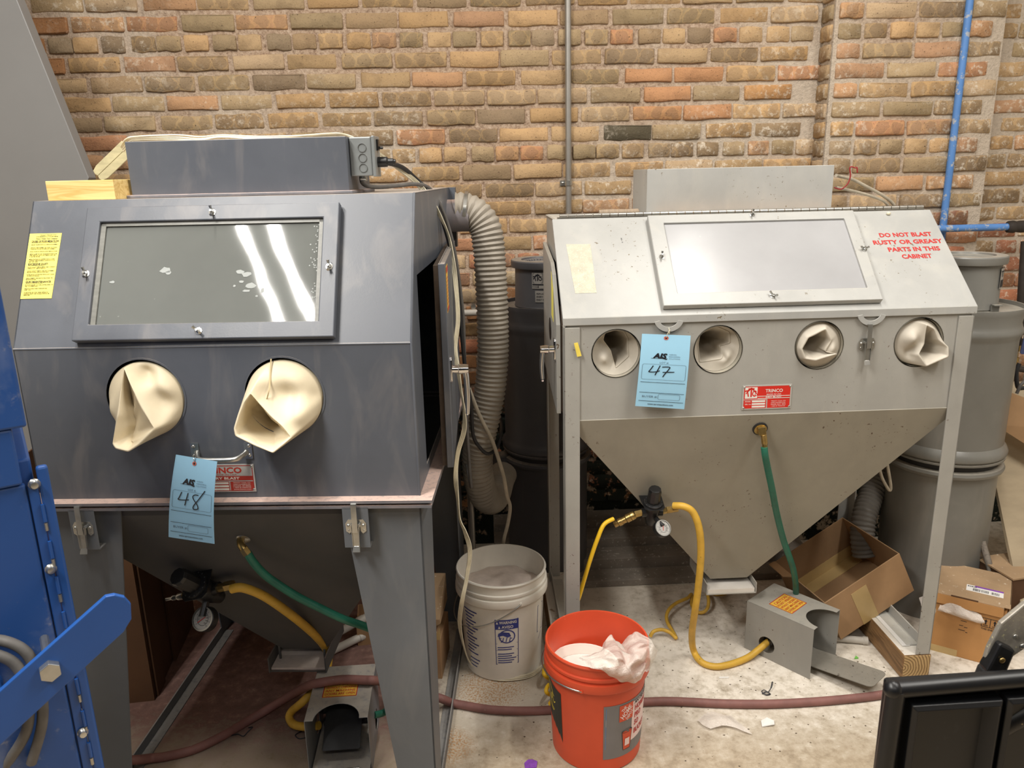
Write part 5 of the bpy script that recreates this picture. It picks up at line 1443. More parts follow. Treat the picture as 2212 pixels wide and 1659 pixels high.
t, cp, z0 = drum('dark grey two-part dust collector drum standing behind the ribbed duct', (.138, 3.05, 0), .170, 1.163, .545, MAT['drumdark'], .118, .182, None)
# ribbed lip inside the cap and its labels
m = MB()
for i in range(40):
    a = 2 * PI * i / 40; m.hexa([V(r_ * math.cos(a + w_), r_ * math.sin(a + w_), z0 + .1695 + dz) for dz in (0, .004) for r_, w_ in ((.079, -.02), (.086, -.02), (.086, .02), (.079, .02))])
m.build('grille_ribs', MAT['drumdark'], cp)
def wrap(c, r, a0):                   # a flat label wrapped on a cylinder; x runs along the surface
    return lambda k: (lambda x, y: V((r + k) * math.sin(a0 + x / r), -(r + k) * math.cos(a0 + x / r), y))
def curved(f, x0, y0, x1, y1, n=8):
    m = MB(); a = [[m.bm.verts.new(f(x0 + (x1 - x0) * i / n, y)) for i in range(n + 1)] for y in (y0, y1)]
    for i in range(n): m.bm.faces.new((a[0][i], a[0][i + 1], a[1][i + 1], a[1][i]))
    return m
f = wrap(None, .1195, -.46)
lb_ = curved(f(.0006), 0, z0 + .082, .115, z0 + .142).build('maker_label', MAT['silver'], cp, smooth=60)
tt = Txt(f(.0012)); tt.rect(.044, z0 + .108, .113, z0 + .139, 6); tt.rect(.002, z0 + .095, .113, z0 + .1, 8)
tt.add('T', .013, z0 + .121, h=.018, bold=.03, rot=.2, sx=.8); tt.add('T', .022, z0 + .124, h=.022, bold=.03, sx=.8); tt.add('C', .031, z0 + .121, h=.016, bold=.03, sx=.8)
tt.outline([(.004, z0 + .104), (.041, z0 + .104), (.041, z0 + .139), (.004, z0 + .139)], .0012); tt.line(.006, z0 + .118, .0225, z0 + .137, .003); tt.line(.0225, z0 + .137, .039, z0 + .118, .003)
tt.add('MODEL', .014, z0 + .089, h=.005); tt.rect(.024, z0 + .085, .026, z0 + .094); tt.add('BP2', .055, z0 + .089, h=.007, bold=.02)
tt.build('label_print', MAT['ink'], lb_)
lb_ = curved(f(.0006), .012, z0 + .030, .115, z0 + .074).build('service_label', MAT['silver'], cp, smooth=60)
tt = Txt(f(.0012))
for i, s_ in enumerate(('REPLACE BAG', 'EVERY 4-6 MOS.', 'PART NO.')): tt.add(s_, .018, z0 + .063 - i * .0115, h=.0062, align='L', bold=.01)
tt.build('label_print', MAT['ink'], lb_)
m = MB(); m.cyl((-.165, -.02, .5), (-.215, -.05, .50), .05, 20); m.build('inlet_pipe', MAT['drumdark'], t, smooth=40)
t, cp, z0 = drum('pale grey two-part dust collector drum standing to the right of the four-hole cabinet', (1.614, 2.75, 0), .190, 1.172, .600, MAT['drumlight'], .112, .186, None)
f = wrap(None, .1145, .62)
lb_ = curved(f(.0006), 0, z0 + .075, .075, z0 + .145).build('maker_label', MAT['silver'], cp, smooth=60)
tt = Txt(f(.0012)); tt.rect(.004, z0 + .08, .071, z0 + .105, 6); tt.add('TT', .022, z0 + .126, h=.02, bold=.03); tt.build('label_print', MAT['ink'], lb_)
m = MB(); m.box((.036, -.132, z0 + .022), (.064, -.108, z0 + .026)); m.box((.036, -.116, z0 + .0), (.064, -.110, z0 + .026)); m.build('hold_clip', MAT['drumlight'], cp, bevel=.001)

# flexible ducts with spiral ribs
def duct(name, pts, r, mat, label, pitch=.016, sub=9):
    P = catmull([Vector(p) for p in pts], 14)
    L = [0]
    for a, b in zip(P, P[1:]): L.append(L[-1] + (b - a).length)
    n = int(L[-1] / (pitch / 4))
    Q = []; j = 0
    for i in range(n + 1):
        d = L[-1] * i / n
        while j < len(L) - 2 and L[j + 1] < d: j += 1
        tq = (d - L[j]) / max(1e-9, L[j + 1] - L[j]); Q.append(P[j].lerp(P[j + 1], tq))
    m = MB()
    prof = (1.0, .955, .90, .955)
    cnt = {'i': 0}
    m.tube(Q, lambda t: r * prof[int(round(t * n)) % 4] * (1 + .015 * noise.noise(V(t * 30, 0, 0))), 24)
    return one(m, name, mat, label, 'duct', loc=Q[0], smooth=50)
dct = duct('flexible_duct', PTS['duct'], .055, MAT['duct'], 'grey ribbed flexible duct curving down beside the dark cabinet to the dark drum')
m = MB(); m.lathe([(.0565, -.006), (.0585, -.005), (.0585, .005), (.0565, .006)], 24, Vector(PTS['duct'][1]) - Vector(PTS['duct'][0]), (1, 0, -.12)); m.box((.012, -.008, -.064), (.028, .008, -.054)); m.build('hose_clamp', MAT['zinc'], dct, smooth=40)
duct('flexible_duct', PTS['duct2'], .046, MAT['ductdark'], 'dark ribbed flexible duct hanging beside the pale drum under the right hopper')

# ------------------------------------------------------------------ cords and hoses
def hose(key, name, r, mat, label, cat='hose', k=6, n=10, flat=None, ends=None):
    P = PTS[key]; m = MB(); m.tube(P, r, n, smooth=k, flat=flat)
    return one(m, name, mat, label, cat, loc=P[0], smooth=60)
# lamp cord: four flat strands lying side by side
P = catmull([Vector(p) for p in PTS['lamp_cord']], 6)
lc = thing('flat_cable', 'long cream flat lamp cord running over the dark cabinet and down to the white bucket', 'cord', P[0])
for k in range(4):
    Q = []
    for i, p in enumerate(P):
        tw = math.sin(i * .16) * .9 + .3
        a = (P[min(i + 1, len(P) - 1)] - P[max(i - 1, 0)]).normalized()
        s = a.cross(V(0, -1, .25)).normalized(); b = a.cross(s)
        off_ = (s * math.cos(tw) + b * math.sin(tw)) * (k - 1.5) * .0036 + V(0, 0, .0014 * math.sin(i * .11 + k * 1.4))
        q = p + off_
        q.z = max(q.z, .004)
        Q.append(q - P[0])
    m = MB(); m.tube(Q, .0021, 6); m.build('cord_strand', MAT['cream'], lc, smooth=60)
s0, s1 = [Vector(p) for p in PTS['strap']]
t = thing('flat_strap', 'flat cream strap slanting down behind the left end of the lamp housing', 'strap', s0)
d_ = (s1 - s0); n_ = V(.72, 0, .70).cross(V(0, -1, 0))
w_ = d_.normalized().cross(V(0, 1, 0)).normalized()
for q in (-1, 1):
    a_, b_ = w_ * (q * .0005), w_ * (q * .0225)
    if q < 0: a_, b_ = b_, a_
    p0, p1, p2 = d_ * -.25, d_ * .9, d_ * 1.08
    tip = (a_ + b_) * .5
    B = V(0, .005, 0)
    loop = [p0 + a_, p1 + a_, p2 + a_ * .8, p2 * 1.03 + tip * .7, p2 + b_ * .75, p1 + b_, p0 + b_]
    k = len(loop); m = MB()
    m.raw(loop + [p + B for p in loop], [tuple(range(k)), tuple(range(2 * k - 1, k - 1, -1))] + [(i, (i + 1) % k, k + (i + 1) % k, k + i) for i in range(k)])
    m.build('strap_half', MAT['strap'], t, bevel=.001)
hose('black_cord', 'power_cord', .0062, MAT['blackrub'], 'black power cord from the plug on the switch box draped down the cabinet side', 'cord')
hose('black_cord2', 'power_cord', .0056, MAT['greycord'], 'grey power cord from under the switch box lying on the cabinet top', 'cord')
hose('beige_cord', 'extension_cord', .0055, MAT['beigecord'], 'beige cord hanging in front of the dark drum into the white bucket corner', 'cord', flat=(.0065, .0035))
hose('green1', 'suction_hose', .0105, MAT['greenhose'], 'dark green hose from the hopper of the dark cabinet to its foot pedal')
h_ = hose('yellow1', 'air_hose', .0125, MAT['yellowhose'], 'yellow air hose from the regulator under the dark cabinet to its foot pedal')
hose('green2', 'suction_hose', .0105, MAT['greenhose'], 'green hose hanging from the pale hopper to the foot pedal under it')
h_ = hose('yellow2', 'air_hose', .0115, MAT['yellowhose'], 'stained yellow air hose looping from the pale cabinet regulator to the floor pedal')
hose('supply', 'supply_hose', .0068, MAT['supplyhose'], 'bright thin yellow hose from the brass coupler down behind the orange bucket', 'hose')
hose('coilA', 'supply_hose', .0066, MAT['supplyhose'], 'crumpled yellow hose coil on the floor left of the orange bucket', 'hose', k=8)
hose('coilB', 'supply_hose', .0066, MAT['yellowhose'], 'curly yellow hose lying loose on the floor right of the orange bucket', 'hose', k=8)
hose('red', 'rubber_hose', .0135, MAT['redhose'], 'dusty dark red rubber hose crossing the floor and over the left pedal', 'hose', k=8, n=12)
hose('cableC2a', 'lamp_cable', .0055, MAT['beigecord'], 'upper beige cable leaving the end of the right lamp housing', 'cable')
hose('cableC2b', 'lamp_cable', .0050, MAT['beigecord'], 'lower beige cable leaving the end of the right lamp housing', 'cable')
hose('redwire', 'loose_wire', .0022, MAT['redwire'], 'thin bent red wire sticking up beside the right lamp housing', 'wire')
hose('grey_loop', 'cable_loop', .0055, MAT['beigecord'], 'pale cable loop hanging beside the dark ribbed duct and pale drum', 'cable')

# ------------------------------------------------------------------ foot pedals
def pedal(label, loc, rz, mat, gap, caution, open_pedal):
    """sheet metal guard open at the front with an arch cut in the top, treadle plate hinged inside. Local x = across, y = back"""
    t = thing('foot_pedal', label, 'foot pedal', loc, rz)
    W, L, Hh = .178, .249, .188
    m = MB(); arch = [(W / 2 + .064 * math.cos(a), .068 * math.sin(a)) for a in [PI * i / 16 for i in range(17)]]
    m.plate([(0, 0), (W / 2 - .064, 0)] + list(reversed(arch))[1:-1] + [(W / 2 + .064, 0), (W, 0), (W, L), (0, L)], [], (0, 0, Hh), EX, EY, -.002)
    for x in (0, W - .002):
        hole = circle(L * .66, .052, .030, 20)
        m.plate([(0, 0), (L, 0), (L, Hh), (0, Hh)], [hole] , (x, 0, 0), EY, EZ, .002)
    m.box((0, L - .002, .02), (W, L, Hh))
    g = m.build('guard', mat, t, bevel=.0012)
    fz = frame((0, 0, Hh), EX, EY, .0008)
    lab = patch(frame((0, 0, Hh), EX, EY, .0007), .035, .098, .135, .185, .0006).build('caution_label', MAT['orangelab'], g)
    tt = Txt(frame((0, 0, Hh), EX, EY, .0012)); tt.outline([(.036, .099), (.134, .099), (.134, .184), (.036, .184)], .0025)
    lines = ('CAUTION', 'DO NOT OPERATE', 'WITHOUT CHECKING', 'ANY MACHINE', 'DOORS ARE OPEN')
    for i, s_ in enumerate(lines): tt.add(s_, .085, .170 - i * .0145, h=.0095 if i else .012, maxw=.088, bold=.012)
    tt.add('TRINCO', .052, .1025, h=.003)
    tt.build('label_print', MAT['redink'], lab)
    # valve block and treadle
    m = MB(); m.box((.062, L * .55, .02), (.118, L * .85, .085)); m.cyl((.02, L * .66, .052), (.16, L * .66, .052), .011, 10); m.build('air_valve', MAT['black'], t, bevel=.002)
    if open_pedal:
        m = MB(); rt = Matrix.Rotation(math.radians(-7), 3, 'X')
        m.plate(rrect(-.056, -.19, .056, .13, .02), [], V(W / 2, 0, .028), EX, rt @ EY, .003)
        m.plate(rrect(-.056, -.215, .056, -.188, .012), [], V(W / 2, .0, .028 + .0), EX, (Matrix.Rotation(math.radians(14), 3, 'X') @ EY), .003)
        m.build('treadle', MAT['pedalplate'], t, bevel=.0008)
    else:
        m = MB(); m.plate(rrect(.035, .0, .143, .20, .004), [], V(0, .03, .06), EX, (Matrix.Rotation(math.radians(24), 3, 'X') @ EY), .003); m.build('treadle', MAT['blackrub'], t)
        m = MB(); m.plate(rect(.006, -.20, .172, .24), [], V(0, 0, .012), EX, EY, .003); m.build('base_plate', mat, t)
        m = MB()
        for i in range(5): m.cyl((.045 + i * .02, .004, .0165), (.062 + i * .02, .004, .0165), .0035, 8)
        m.build('hinge_barrel', MAT['hinge'], t, smooth=50)
    for x in (.004, W - .012):
        m = MB(); m.box((x, .03, .0), (x + .008, L, .004)); m.build('base_flange', mat, t)
    return t
pedal('slate grey foot pedal with arched guard under the dark cabinet, red hose across it', (-.604, 1.857, 0.0), math.radians(4.04), MAT['pedaldark'], 0, 0, False)
# the right pedal is turned away: its front points to the lower right
a_ = math.radians(-48.9)
pc_ = V(.807, 2.433, 0)
ex_ = V(math.cos(a_), math.sin(a_), 0); ey_ = V(-math.sin(a_), math.cos(a_), 0)
# local x (across) = ey_, local -y (front) = ex_
rzp = math.atan2(ey_.y, ey_.x)
o_ = pc_ + ex_ * .249
pedal('worn grey steel foot pedal with arched guard on the floor below the right hopper', o_, rzp, MAT['pedal'], 0, 0, True)

# ------------------------------------------------------------------ buckets
def bucket(name, label, loc, mat, r_top, r_bot, H, rz, mouth=48):
    t = thing(name, label, 'bucket', loc, rz)
    r = lambda z: r_bot + (r_top - r_bot) * z / H
    pr = [(0, 0), (r(0) - .004, 0), (r(0), .004), (r(.05), .05), (r(.1), .1), (r(.18), .18), (r(H - .082), H - .082), (r(H) + .008, H - .080), (r(H) + .0095, H - .076), (r(H) + .0095, H - .058), (r(H) + .0085, H - .054), (r(H) + .0015, H - .052), (r(H) + .0015, H - .045), (r(H) + .007, H - .043), (r(H) + .007, H - .036), (r(H) + .0015, H - .034), (r(H) + .0015, H - .012), (r(H) + .0045, H - .009), (r(H) + .0055, H - .004), (r(H) + .003, H), (r(H) - .001, H), (r(H) - .0025, H - .004), (r(.02) - .003, .006), (0, .006)]
    m = MB(); m.lathe(pr, mouth); m.build('pail', mat, t, smooth=38)
    return t, r
def bail(parent, r, H, a0, drop, fwd, mat):
    """wire handle hinged on two ears, swung down against the side"""
    c, s = math.cos(a0), math.sin(a0)
    e1 = V(r * c, r * s, H); e2 = V(-r * c, -r * s, H)
    side = V(s, -c, 0) * fwd
    pts = []
    for i in range(17):
        q = PI * i / 16
        pts.append(V(0, 0, 0) + V(c, s, 0) * r * 1.02 * math.cos(q) + side * (r * 1.06 * math.sin(q)) + V(0, 0, H - drop * math.sin(q)))
    m = MB(); m.tube([e1 * 1.0] + pts + [e2], .0021, 6, smooth=2); w = m.build('bail_handle', MAT['zinc'], parent, smooth=60)
    for e in (e1, e2):
        m = MB(); d = V(e.x, e.y, 0).normalized(); m.cyl(e - d * .012, e + d * .004, .0055, 10); m.build('handle_ear', mat, parent, smooth=40)
def cone_map(r, a0, k):
    def f(x, y):
        rr = r(y) + k
        a = a0 + x / .145
        return V(rr * math.sin(a), -rr * math.cos(a), y)
    return f
# white bucket
wb, r = bucket('white_bucket', 'grimy white plastic bucket of blast grit with a blue warning print', (-.052, 2.402, 0), MAT['whitepail'], .1485, .131, .368, 0)
bail(wb, .158, .30, math.radians(-66), .10, 1, MAT['whitepail'])
fa = lambda k: cone_map(r, .09, k)
tt = Txt(fa(.0007))
tt.outline([(-.036, .07), (.044, .07), (.044, .242), (-.036, .242)], .0022)
tt.rect(-.036, .205, .044, .242, 4)
for i in range(3): tt.line(-.034, .150 - i * .026, .042, .150 - i * .026, .0012)
for i in range(9):
    if i not in (0, 3): tt.rect(-.030, .143 - i * .0085, .036 - (i % 3) * .008, .1465 - i * .0085, 3)
# round no-reaching pictogram: ring, bucket and a reaching shape
tt.outline([(.004 + .027 * math.cos(q), .178 + .024 * math.sin(q)) for q in [2 * PI * i / 20 for i in range(20)]], .004)
tt.poly([(-.026, .19), (-.012, .196), (.012, .192), (.018, .178), (.006, .174), (-.010, .182), (-.028, .178)])
for q in (-.012, 0, .012): tt.line(q + .004, .174, q, .158, .003)
tt.line(-.018, .158, .022, .158, .003); tt.line(-.022, .172, .022, .170, .003)
tt.build('warning_print', MAT['blueink'], wb)
tt = Txt(fa(.0012)); tt.add('WARNING', .008, .232, h=.0105, w=.060, bold=.02); tt.add('AVISO', .006, .215, h=.0105, w=.040, bold=.02); tt.poly([(-.033, .226), (-.025, .226), (-.029, .236)]); tt.poly([(-.026, .209), (-.018, .209), (-.022, .219)])
tt.build('lettering', MAT['whiteink'], wb)
fb = cone_map(r, -.82, .0007)
tt = Txt(fb)
for i in range(14): tt.rect(-.035 + (i % 4) * .003, .25 - i * .0125, .03 - (i * 7 % 5) * .006, .2545 - i * .0125, 4)
for i in range(3): tt.rect(-.02, .065 - i * .014, .03 - i * .008, .069 - i * .014, 3)
tt.build('side_print', MAT['blueink'], wb)
fb = cone_map(r, 1.15, .0007); tt = Txt(fb); tt.outline([(-.02, .15), (.02, .15), (.02, .25), (-.02, .25)], .002); tt.line(-.01, .12, .012, .14, .002); tt.build('side_print', MAT['blueink'], wb)
# grit fill: a mound, darker on one side
def fill(name, mat, label, cat, loc, R, z, amp, seed):
    m = MB(); n, k = 9, 36
    prev = None; c = m.bm.verts.new((0, 0, z + amp * .8))
    rings = []
    for i in range(1, n + 1):
        ring = []
        for j in range(k):
            a = 2 * PI * j / k; rr = R * i / n
            p = V(rr * math.cos(a), rr * math.sin(a), 0)
            p.z = z + amp * (1 - (i / n) ** 2) + noise.noise(V(p.x * 18, p.y * 18, seed)) * amp * .6 + noise.noise(V(p.x * 60, p.y * 60, seed)) * .002
            ring.append(m.bm.verts.new(p))
        rings.append(ring)
    for j in range(k): m.bm.faces.new((c, rings[0][j], rings[0][(j + 1) % k]))
    for a, b in zip(rings, rings[1:]):
        for j in range(k): m.bm.faces.new((a[j], b[j], b[(j + 1) % k], a[(j + 1) % k]))
    o = m.build(name, mat, None, smooth=70); o.location = loc
    return tag(o, label, cat, kind='stuff')
fill('blast_grit', MAT['media'], 'pinkish grey blast grit heaped inside the white bucket', 'grit', (-.052, 2.402, 0), .1415, .285, .022, 3)
# orange bucket
ob, r = bucket('orange_bucket', 'orange plastic bucket with a grey store label holding a plastic bag', (.228, 1.98, 0), MAT['orange'], .1445, .130, .352, 0)
bail(ob, .152, .278, math.radians(-112), .0, 1, MAT['orange'])
fo_ = lambda k: cone_map(r, .60, k)
tt = Txt(fo_(.0008)); tt.rect(-.082, .045, .16, .225, 14); tt.build('bucket_label', MAT['greylab'], ob)
tt = Txt(fo_(.0013)); tt.line(-.075, .08, -.075, .216, .0012); tt.line(-.075, .216, .03, .216, .0012); tt.build('label_line', MAT['bluepipe'], ob)
tt = Txt(fo_(.0013)); 
for i in range(8): tt.poly([(.014 + .018 * i, .085), (.032 + .018 * i, .085), (.032 + .018 * i, .214), (.014 + .018 * i, .214)])
tt.build('label_panel', MAT['palelab'], ob)
tt = Txt(fo_(.0017)); 
for i in range(4): tt.rect(-.034 + i * .0125, .165, -.0215 + i * .0125, .219)
tt.build('logo_square', MAT['orange'], ob)
tt = Txt(fo_(.0022)); rt_ = .78
for s_, dx, dy, h_ in (('THE', -.0185, .205, .0100), ('HOME', -.0095, .1925, .0160), ('DEPOT', .0025, .1800, .0100)): tt.add(s_, dx, dy, h=h_, bold=.03, rot=rt_, sx=.72)
tt.build('lettering', MAT['palelab'], ob)
tt = Txt(fo_(.0019))
for i, (s_, y) in enumerate((("HOMER'S", .190), ('PRO', .165), ('SO', .140), ('BUCKET', .112))): tt.add(s_, .026, y, h=.017, align='L', bold=.03, sx=.75)
tt.build('lettering', MAT['redink'], ob)
tt = Txt(fo_(.0019)); tt.add('AN ORANGE', .022, .2095, h=.010, align='L', bold=.03, shear=.2); tt.build('lettering', MAT['ink'], ob)
# the printed picture on the label is kept as a plain orange pail shape
tt = Txt(fo_(.0017)); tt.poly([(-.016, .065), (.010, .065), (.016, .128), (-.022, .128)]); tt.build('printed_pail', MAT['orange'], ob)
tt = Txt(fo_(.0020)); tt.outline([(-.016, .065), (.010, .065), (.016, .128), (-.022, .128)], .0012); tt.outline([(-.003 + .019 * math.cos(q), .128 + .006 * math.sin(q)) for q in [2 * PI * i / 16 for i in range(16)]], .0012); tt.build('printed_outline', MAT['ink'], ob)
tt = Txt(fo_(.0021)); tt.rect(-.011, .078, .007, .102, 2); tt.build('printed_label', MAT['palelab'], ob)
fl_ = lambda k: cone_map(r, -1.20, k)
tt = Txt(fl_(.0010)); 
for i in range(6):
    x0 = -.048 + i * .015; y0 = .150 - (i / 6.) ** 2 * .055; y1 = .150 - ((i + 1) / 6.) ** 2 * .055
    tt.poly([(x0, y0 - .02), (x0 + .015, y1 - .03), (x0 + .015, .245 - i * .003), (x0, .247 - i * .003)])
tt.build('black_label', MAT['blacklab'], ob)
tt = Txt(fl_(.0015)); tt.stroke([(-.035, .235), (-.015, .225), (.0, .205), (.005, .20)], .003); tt.stroke([(-.04, .205), (-.02, .19), (-.01, .165), (.005, .155)], .003); tt.stroke([(-.03, .22), (-.025, .19), (-.012, .185), (-.01, .205), (.002, .18), (.012, .186)], .003); tt.stroke([(-.04, .18), (-.02, .16), (.0, .150)], .003); tt.build('script_print', MAT['gold'], ob)
# white tub inside it
t = thing('plastic_tub', 'white round plastic tub of powder lying inside the orange bucket', 'tub', (.190, 1.992, .242))
m = MB(); m.lathe([(0, -.225), (.085, -.225), (.099, .0), (.103, .004), (.106, .012), (.104, .016), (.098, .016), (.096, .01), (.092, .004), (.088, -.012), (0, -.012)], 40); m.build('tub_wall', MAT['tub'], t, smooth=40)
m = MB(); m.lathe([(0, -.008), (.05, -.007), (.0875, -.0105)], 30); m.build('tub_powder', MAT['whitedust'], t, smooth=60)['kind'] = 'stuff'

# crinkled plastic bag over the rim of the orange bucket
def sheet(ctrl, nu, nv, seed, amp, freq):
    """smooth surface through a grid of points, crumpled along creases"""
    rows = [catmull([Vector(p) for p in r], nu) for r in ctrl]
    cols = list(zip(*rows))
    g = [catmull(list(c), nv) for c in cols]
    m = MB(); A = []
    for i, c in enumerate(g):
        L = []
        for j, p in enumerate(c):
            q = p + V(noise.noise(p * freq + V(seed, 0, 0)), noise.noise(p * freq + V(0, seed, 0)), noise.noise(p * freq + V(0, 0, seed))) * amp
            rd = abs(noise.noise(p * freq * .6 + V(3, seed, 1)))
            q += V(0, -1, .6).normalized() * (.5 - min(.5, rd * 1.6)) * amp * 2.2
            L.append(m.bm.verts.new(q))
        A.append(L)
    for a, b in zip(A, A[1:]):
        for j in range(len(a) - 1): m.bm.faces.new((a[j], b[j], b[j + 1], a[j + 1]))
    return m
bagc = BAG
m = sheet(bagc, 9, 9, 2.0, .013, 34)
one(m, 'plastic_bag', MAT['film'], 'crumpled clear plastic bag hanging over the orange bucket rim', 'plastic bag', loc=bagc[1][1], smooth=180)

# ------------------------------------------------------------------ boxes, lumber and other things on the floor
def carton_walls(m, L, W, Hh, th=.004, skip=()):
    """four walls and a floor of an open carton in local axes"""
    if 'f' not in skip: m.box((0, 0, 0), (L, th, Hh))
    if 'b' not in skip: m.box((0, W - th, 0), (L, W, Hh))
    if 'l' not in skip: m.box((0, th, 0), (th, W - th, Hh))
    if 'r' not in skip: m.box((L - th, th, 0), (L, W - th, Hh))
    m.box((th, th, 0), (L - th, W - th, th))
    return m
# open carton lying tilted on the lumber
t = thing('cardboard_box', 'open brown cardboard box lying tilted against the lumber, tape on its side', 'box', (1.151, 2.432, .024))
t.rotation_euler = (.003, -.477, .243)
L, W, Hh = .324, .311, .180
def wall(nm, lo, hi, mat='card'):
    m = MB(); m.box(lo, hi); return m.build(nm, MAT[mat], t, bevel=.0012)
wall('front_wall', (0, 0, 0), (L, .004, Hh)); wall('back_wall', (0, W - .004, 0), (L, W, Hh), 'cardin'); wall('end_wall', (L - .004, .004, 0), (L, W - .004, Hh), 'cardin'); wall('end_wall', (0, .004, 0), (.004, W - .004, Hh), 'cardin'); wall('bottom_wall', (.004, .004, 0), (L - .004, W - .004, .004), 'cardin')
m = MB(); m.box((.10, -.0012, .0), (.165, -.0002, Hh * .82)); m.build('tape_strip', MAT['tape'], t)
m = MB(); m.box((.01, W - .0062, .0), (L - .02, W - .0045, .05)); m.box((.01, W - .06, .0045), (L - .02, W - .006, .0058)); m.build('tape_strip', MAT['tape'], t)
m = MB(); m.hexa([V(0, W - .002, Hh), V(-.03, W - .02, Hh + .02), V(-.03, .20, Hh + .015), V(0, .19, Hh), V(.003, W - .002, Hh + .004), V(-.03, W - .02, Hh + .024), V(-.03, .20, Hh + .019), V(.003, .19, Hh + .004)]); m.build('box_flap', MAT['card'], t)
m = MB(); m.raw([(.02, W - .0044, Hh - .003), (.20, W - .0044, Hh - .003), (.08, W - .0044, .03)], [(0, 1, 2)]); m.bm.free() if False else None
m.bm.free()

# closed carton with a lifted flap lid and a bar code label
a_ = -.581
t = thing('cardboard_box', 'closed golden brown carton with a bar code label on its dusty lid', 'box', (1.445, 2.402, 0), a_)
L, W, Hh = .215, .238, .215
m = MB(); m.box((0, 0, 0), (L, W, Hh)); m.build('carton_body', MAT['cardgold'], t, bevel=.002)
m = MB(); m.box((-.006, -.006, Hh + .012), (L + .008, W + .008, Hh + .016)); m.box((-.006, -.010, Hh - .022), (L - .010, -.006, Hh + .016)); m.box((L + .004, .02, Hh - .03), (L + .008, W, Hh + .016)); ld_ = m.build('carton_lid', MAT['carddusty'], t, bevel=.0015)
m = MB(); m.plate(rrect(-.004, Hh - .022, L - .010, Hh + .013, .009), [], (0, -.0104, 0), EX, EZ, .0015); m.build('front_flap', MAT['cardgold'], t)
m = MB(); m.box((.05, -.0112, Hh + .011), (.13, -.006, Hh + .0165)); m.build('flap_slot', MAT['carddark'], t)
fz = frame((0, 0, Hh + .016), EX, EY, .0008)
lab = patch(frame((0, 0, Hh + .016), EX, EY, .0007), .09, .055, .20, .100, .0006).build('barcode_label', MAT['paperwhite'], ld_)
tt = Txt(frame((0, 0, Hh + .016), EX, EY, .0012)); tt.rect(.115, .090, .20, .100); tt.build('label_band', MAT['purple'], lab)
tt = Txt(frame((0, 0, Hh + .016), EX, EY, .0012)); rg = random.Random(5)
x = .110
while x < .188:
    w_ = rg.choice((.0007, .0012, .0018)); 
    if not (.131 < x < .134 or .158 < x < .163): tt.rect(x, .061, x + w_, .079)
    x += w_ + rg.choice((.0008, .0013))
tt.add('B3826', .107, .0895, h=.0075, bold=.02); tt.build('bar_code', MAT['ink'], lab)
ff = frame((0, -.0002, 0), EX, EZ, .0007)
tt = Txt(ff)
tt.outline([(.148, .140), (.198, .140), (.198, .172), (.148, .172)], .0018); tt.line(.173, .140, .173, .172, .0018)
for x in (.160, .186):
    tt.rect(x - .002, .150, x + .002, .162); tt.poly([(x - .005, .160), (x + .005, .160), (x, .169)]); tt.line(x - .007, .146, x + .007, .146, .002)
tt.add('THIS END UP', .173, .132, h=.006, maxw=.05, bold=.02)
for i, (x, y, w_) in enumerate(((.088, .140, .018), (.085, .122, .012), (.10, .118, .010), (.084, .105, .020), (.106, .100, .006))): tt.rect(x, y, x + w_, y + .002)
tt.build('carton_print', MAT['ink'], t)
m = MB(); m.box((-.0008, -.0012, .0), (.09, -.0002, .025)); m.build('tape_strip', MAT['tape'], t)
m = sheet([[(1.452, 2.388, .182), (1.48, 2.365, .200), (1.52, 2.34, .196), (1.56, 2.315, .186)], [(1.45, 2.380, .170), (1.48, 2.352, .176), (1.52, 2.322, .172), (1.56, 2.300, .168)], [(1.452, 2.384, .160), (1.48, 2.362, .162), (1.515, 2.338, .158), (1.555, 2.312, .158)]], 5, 5, 9.0, .006, 40)
one(m, 'plastic_scrap', MAT['film'], 'clear plastic film sticking out under the lid of the golden brown carton', 'plastic scrap', loc=(1.48, 2.352, .176), smooth=180)
m = sheet([[(1.335, 2.30, .262), (1.35, 2.29, .274), (1.365, 2.285, .272)], [(1.332, 2.285, .245), (1.352, 2.272, .25), (1.372, 2.268, .245)], [(1.34, 2.285, .225), (1.36, 2.275, .222), (1.375, 2.27, .215)]], 6, 6, 4.0, .006, 40)
one(m, 'plastic_scrap', MAT['film'], 'torn clear plastic bit caught behind the right front leg of the pale cabinet', 'plastic scrap', loc=(1.352, 2.272, .25), smooth=180)

# lumber under the cabinet legs
def lumber(label, x, y):
    t = thing('lumber_block', label, 'lumber', (x, y, 0), math.radians(2.2))
    m = MB(); m.box((0, 0, 0), (.094, .70, .0905)); m.build('timber', MAT['lumber'], t, bevel=.006, seg=3)
    return t
lumber('brown four by four timber under the right legs of the pale cabinet', 1.272, 2.236)
lumber('dusty four by four timber under the left legs of the pale cabinet', .128, 2.145)
m = MB(); m.box((1.0, 0, 0), (1.004, .001, .001)); m.bm.free()
t = thing('paper_strip', 'long white paper strip lying on the right timber', 'paper', (1.290, 2.285, .0925), math.radians(2.2))
m = MB(); m.box((0, .0, 0), (.026, .40, .0015)); m.box((.029, .012, 0), (.052, .40, .0018)); m.build('sheet', MAT['paperwhite'], t)
t = thing('plastic_tube', 'short white plastic tube on the floor beside the open box', 'tube', (1.248, 2.436, .0), math.radians(58))
m = MB(); m.lathe([(.0095, 0), (.0145, 0), (.0145, .014), (.0125, .016), (.0125, .16), (.0095, .16), (.0095, 0)], 18, (0, 0, .0146), (-.35, .94, 0)); m.build('tube_body', MAT['whitepipe'], t, smooth=40)
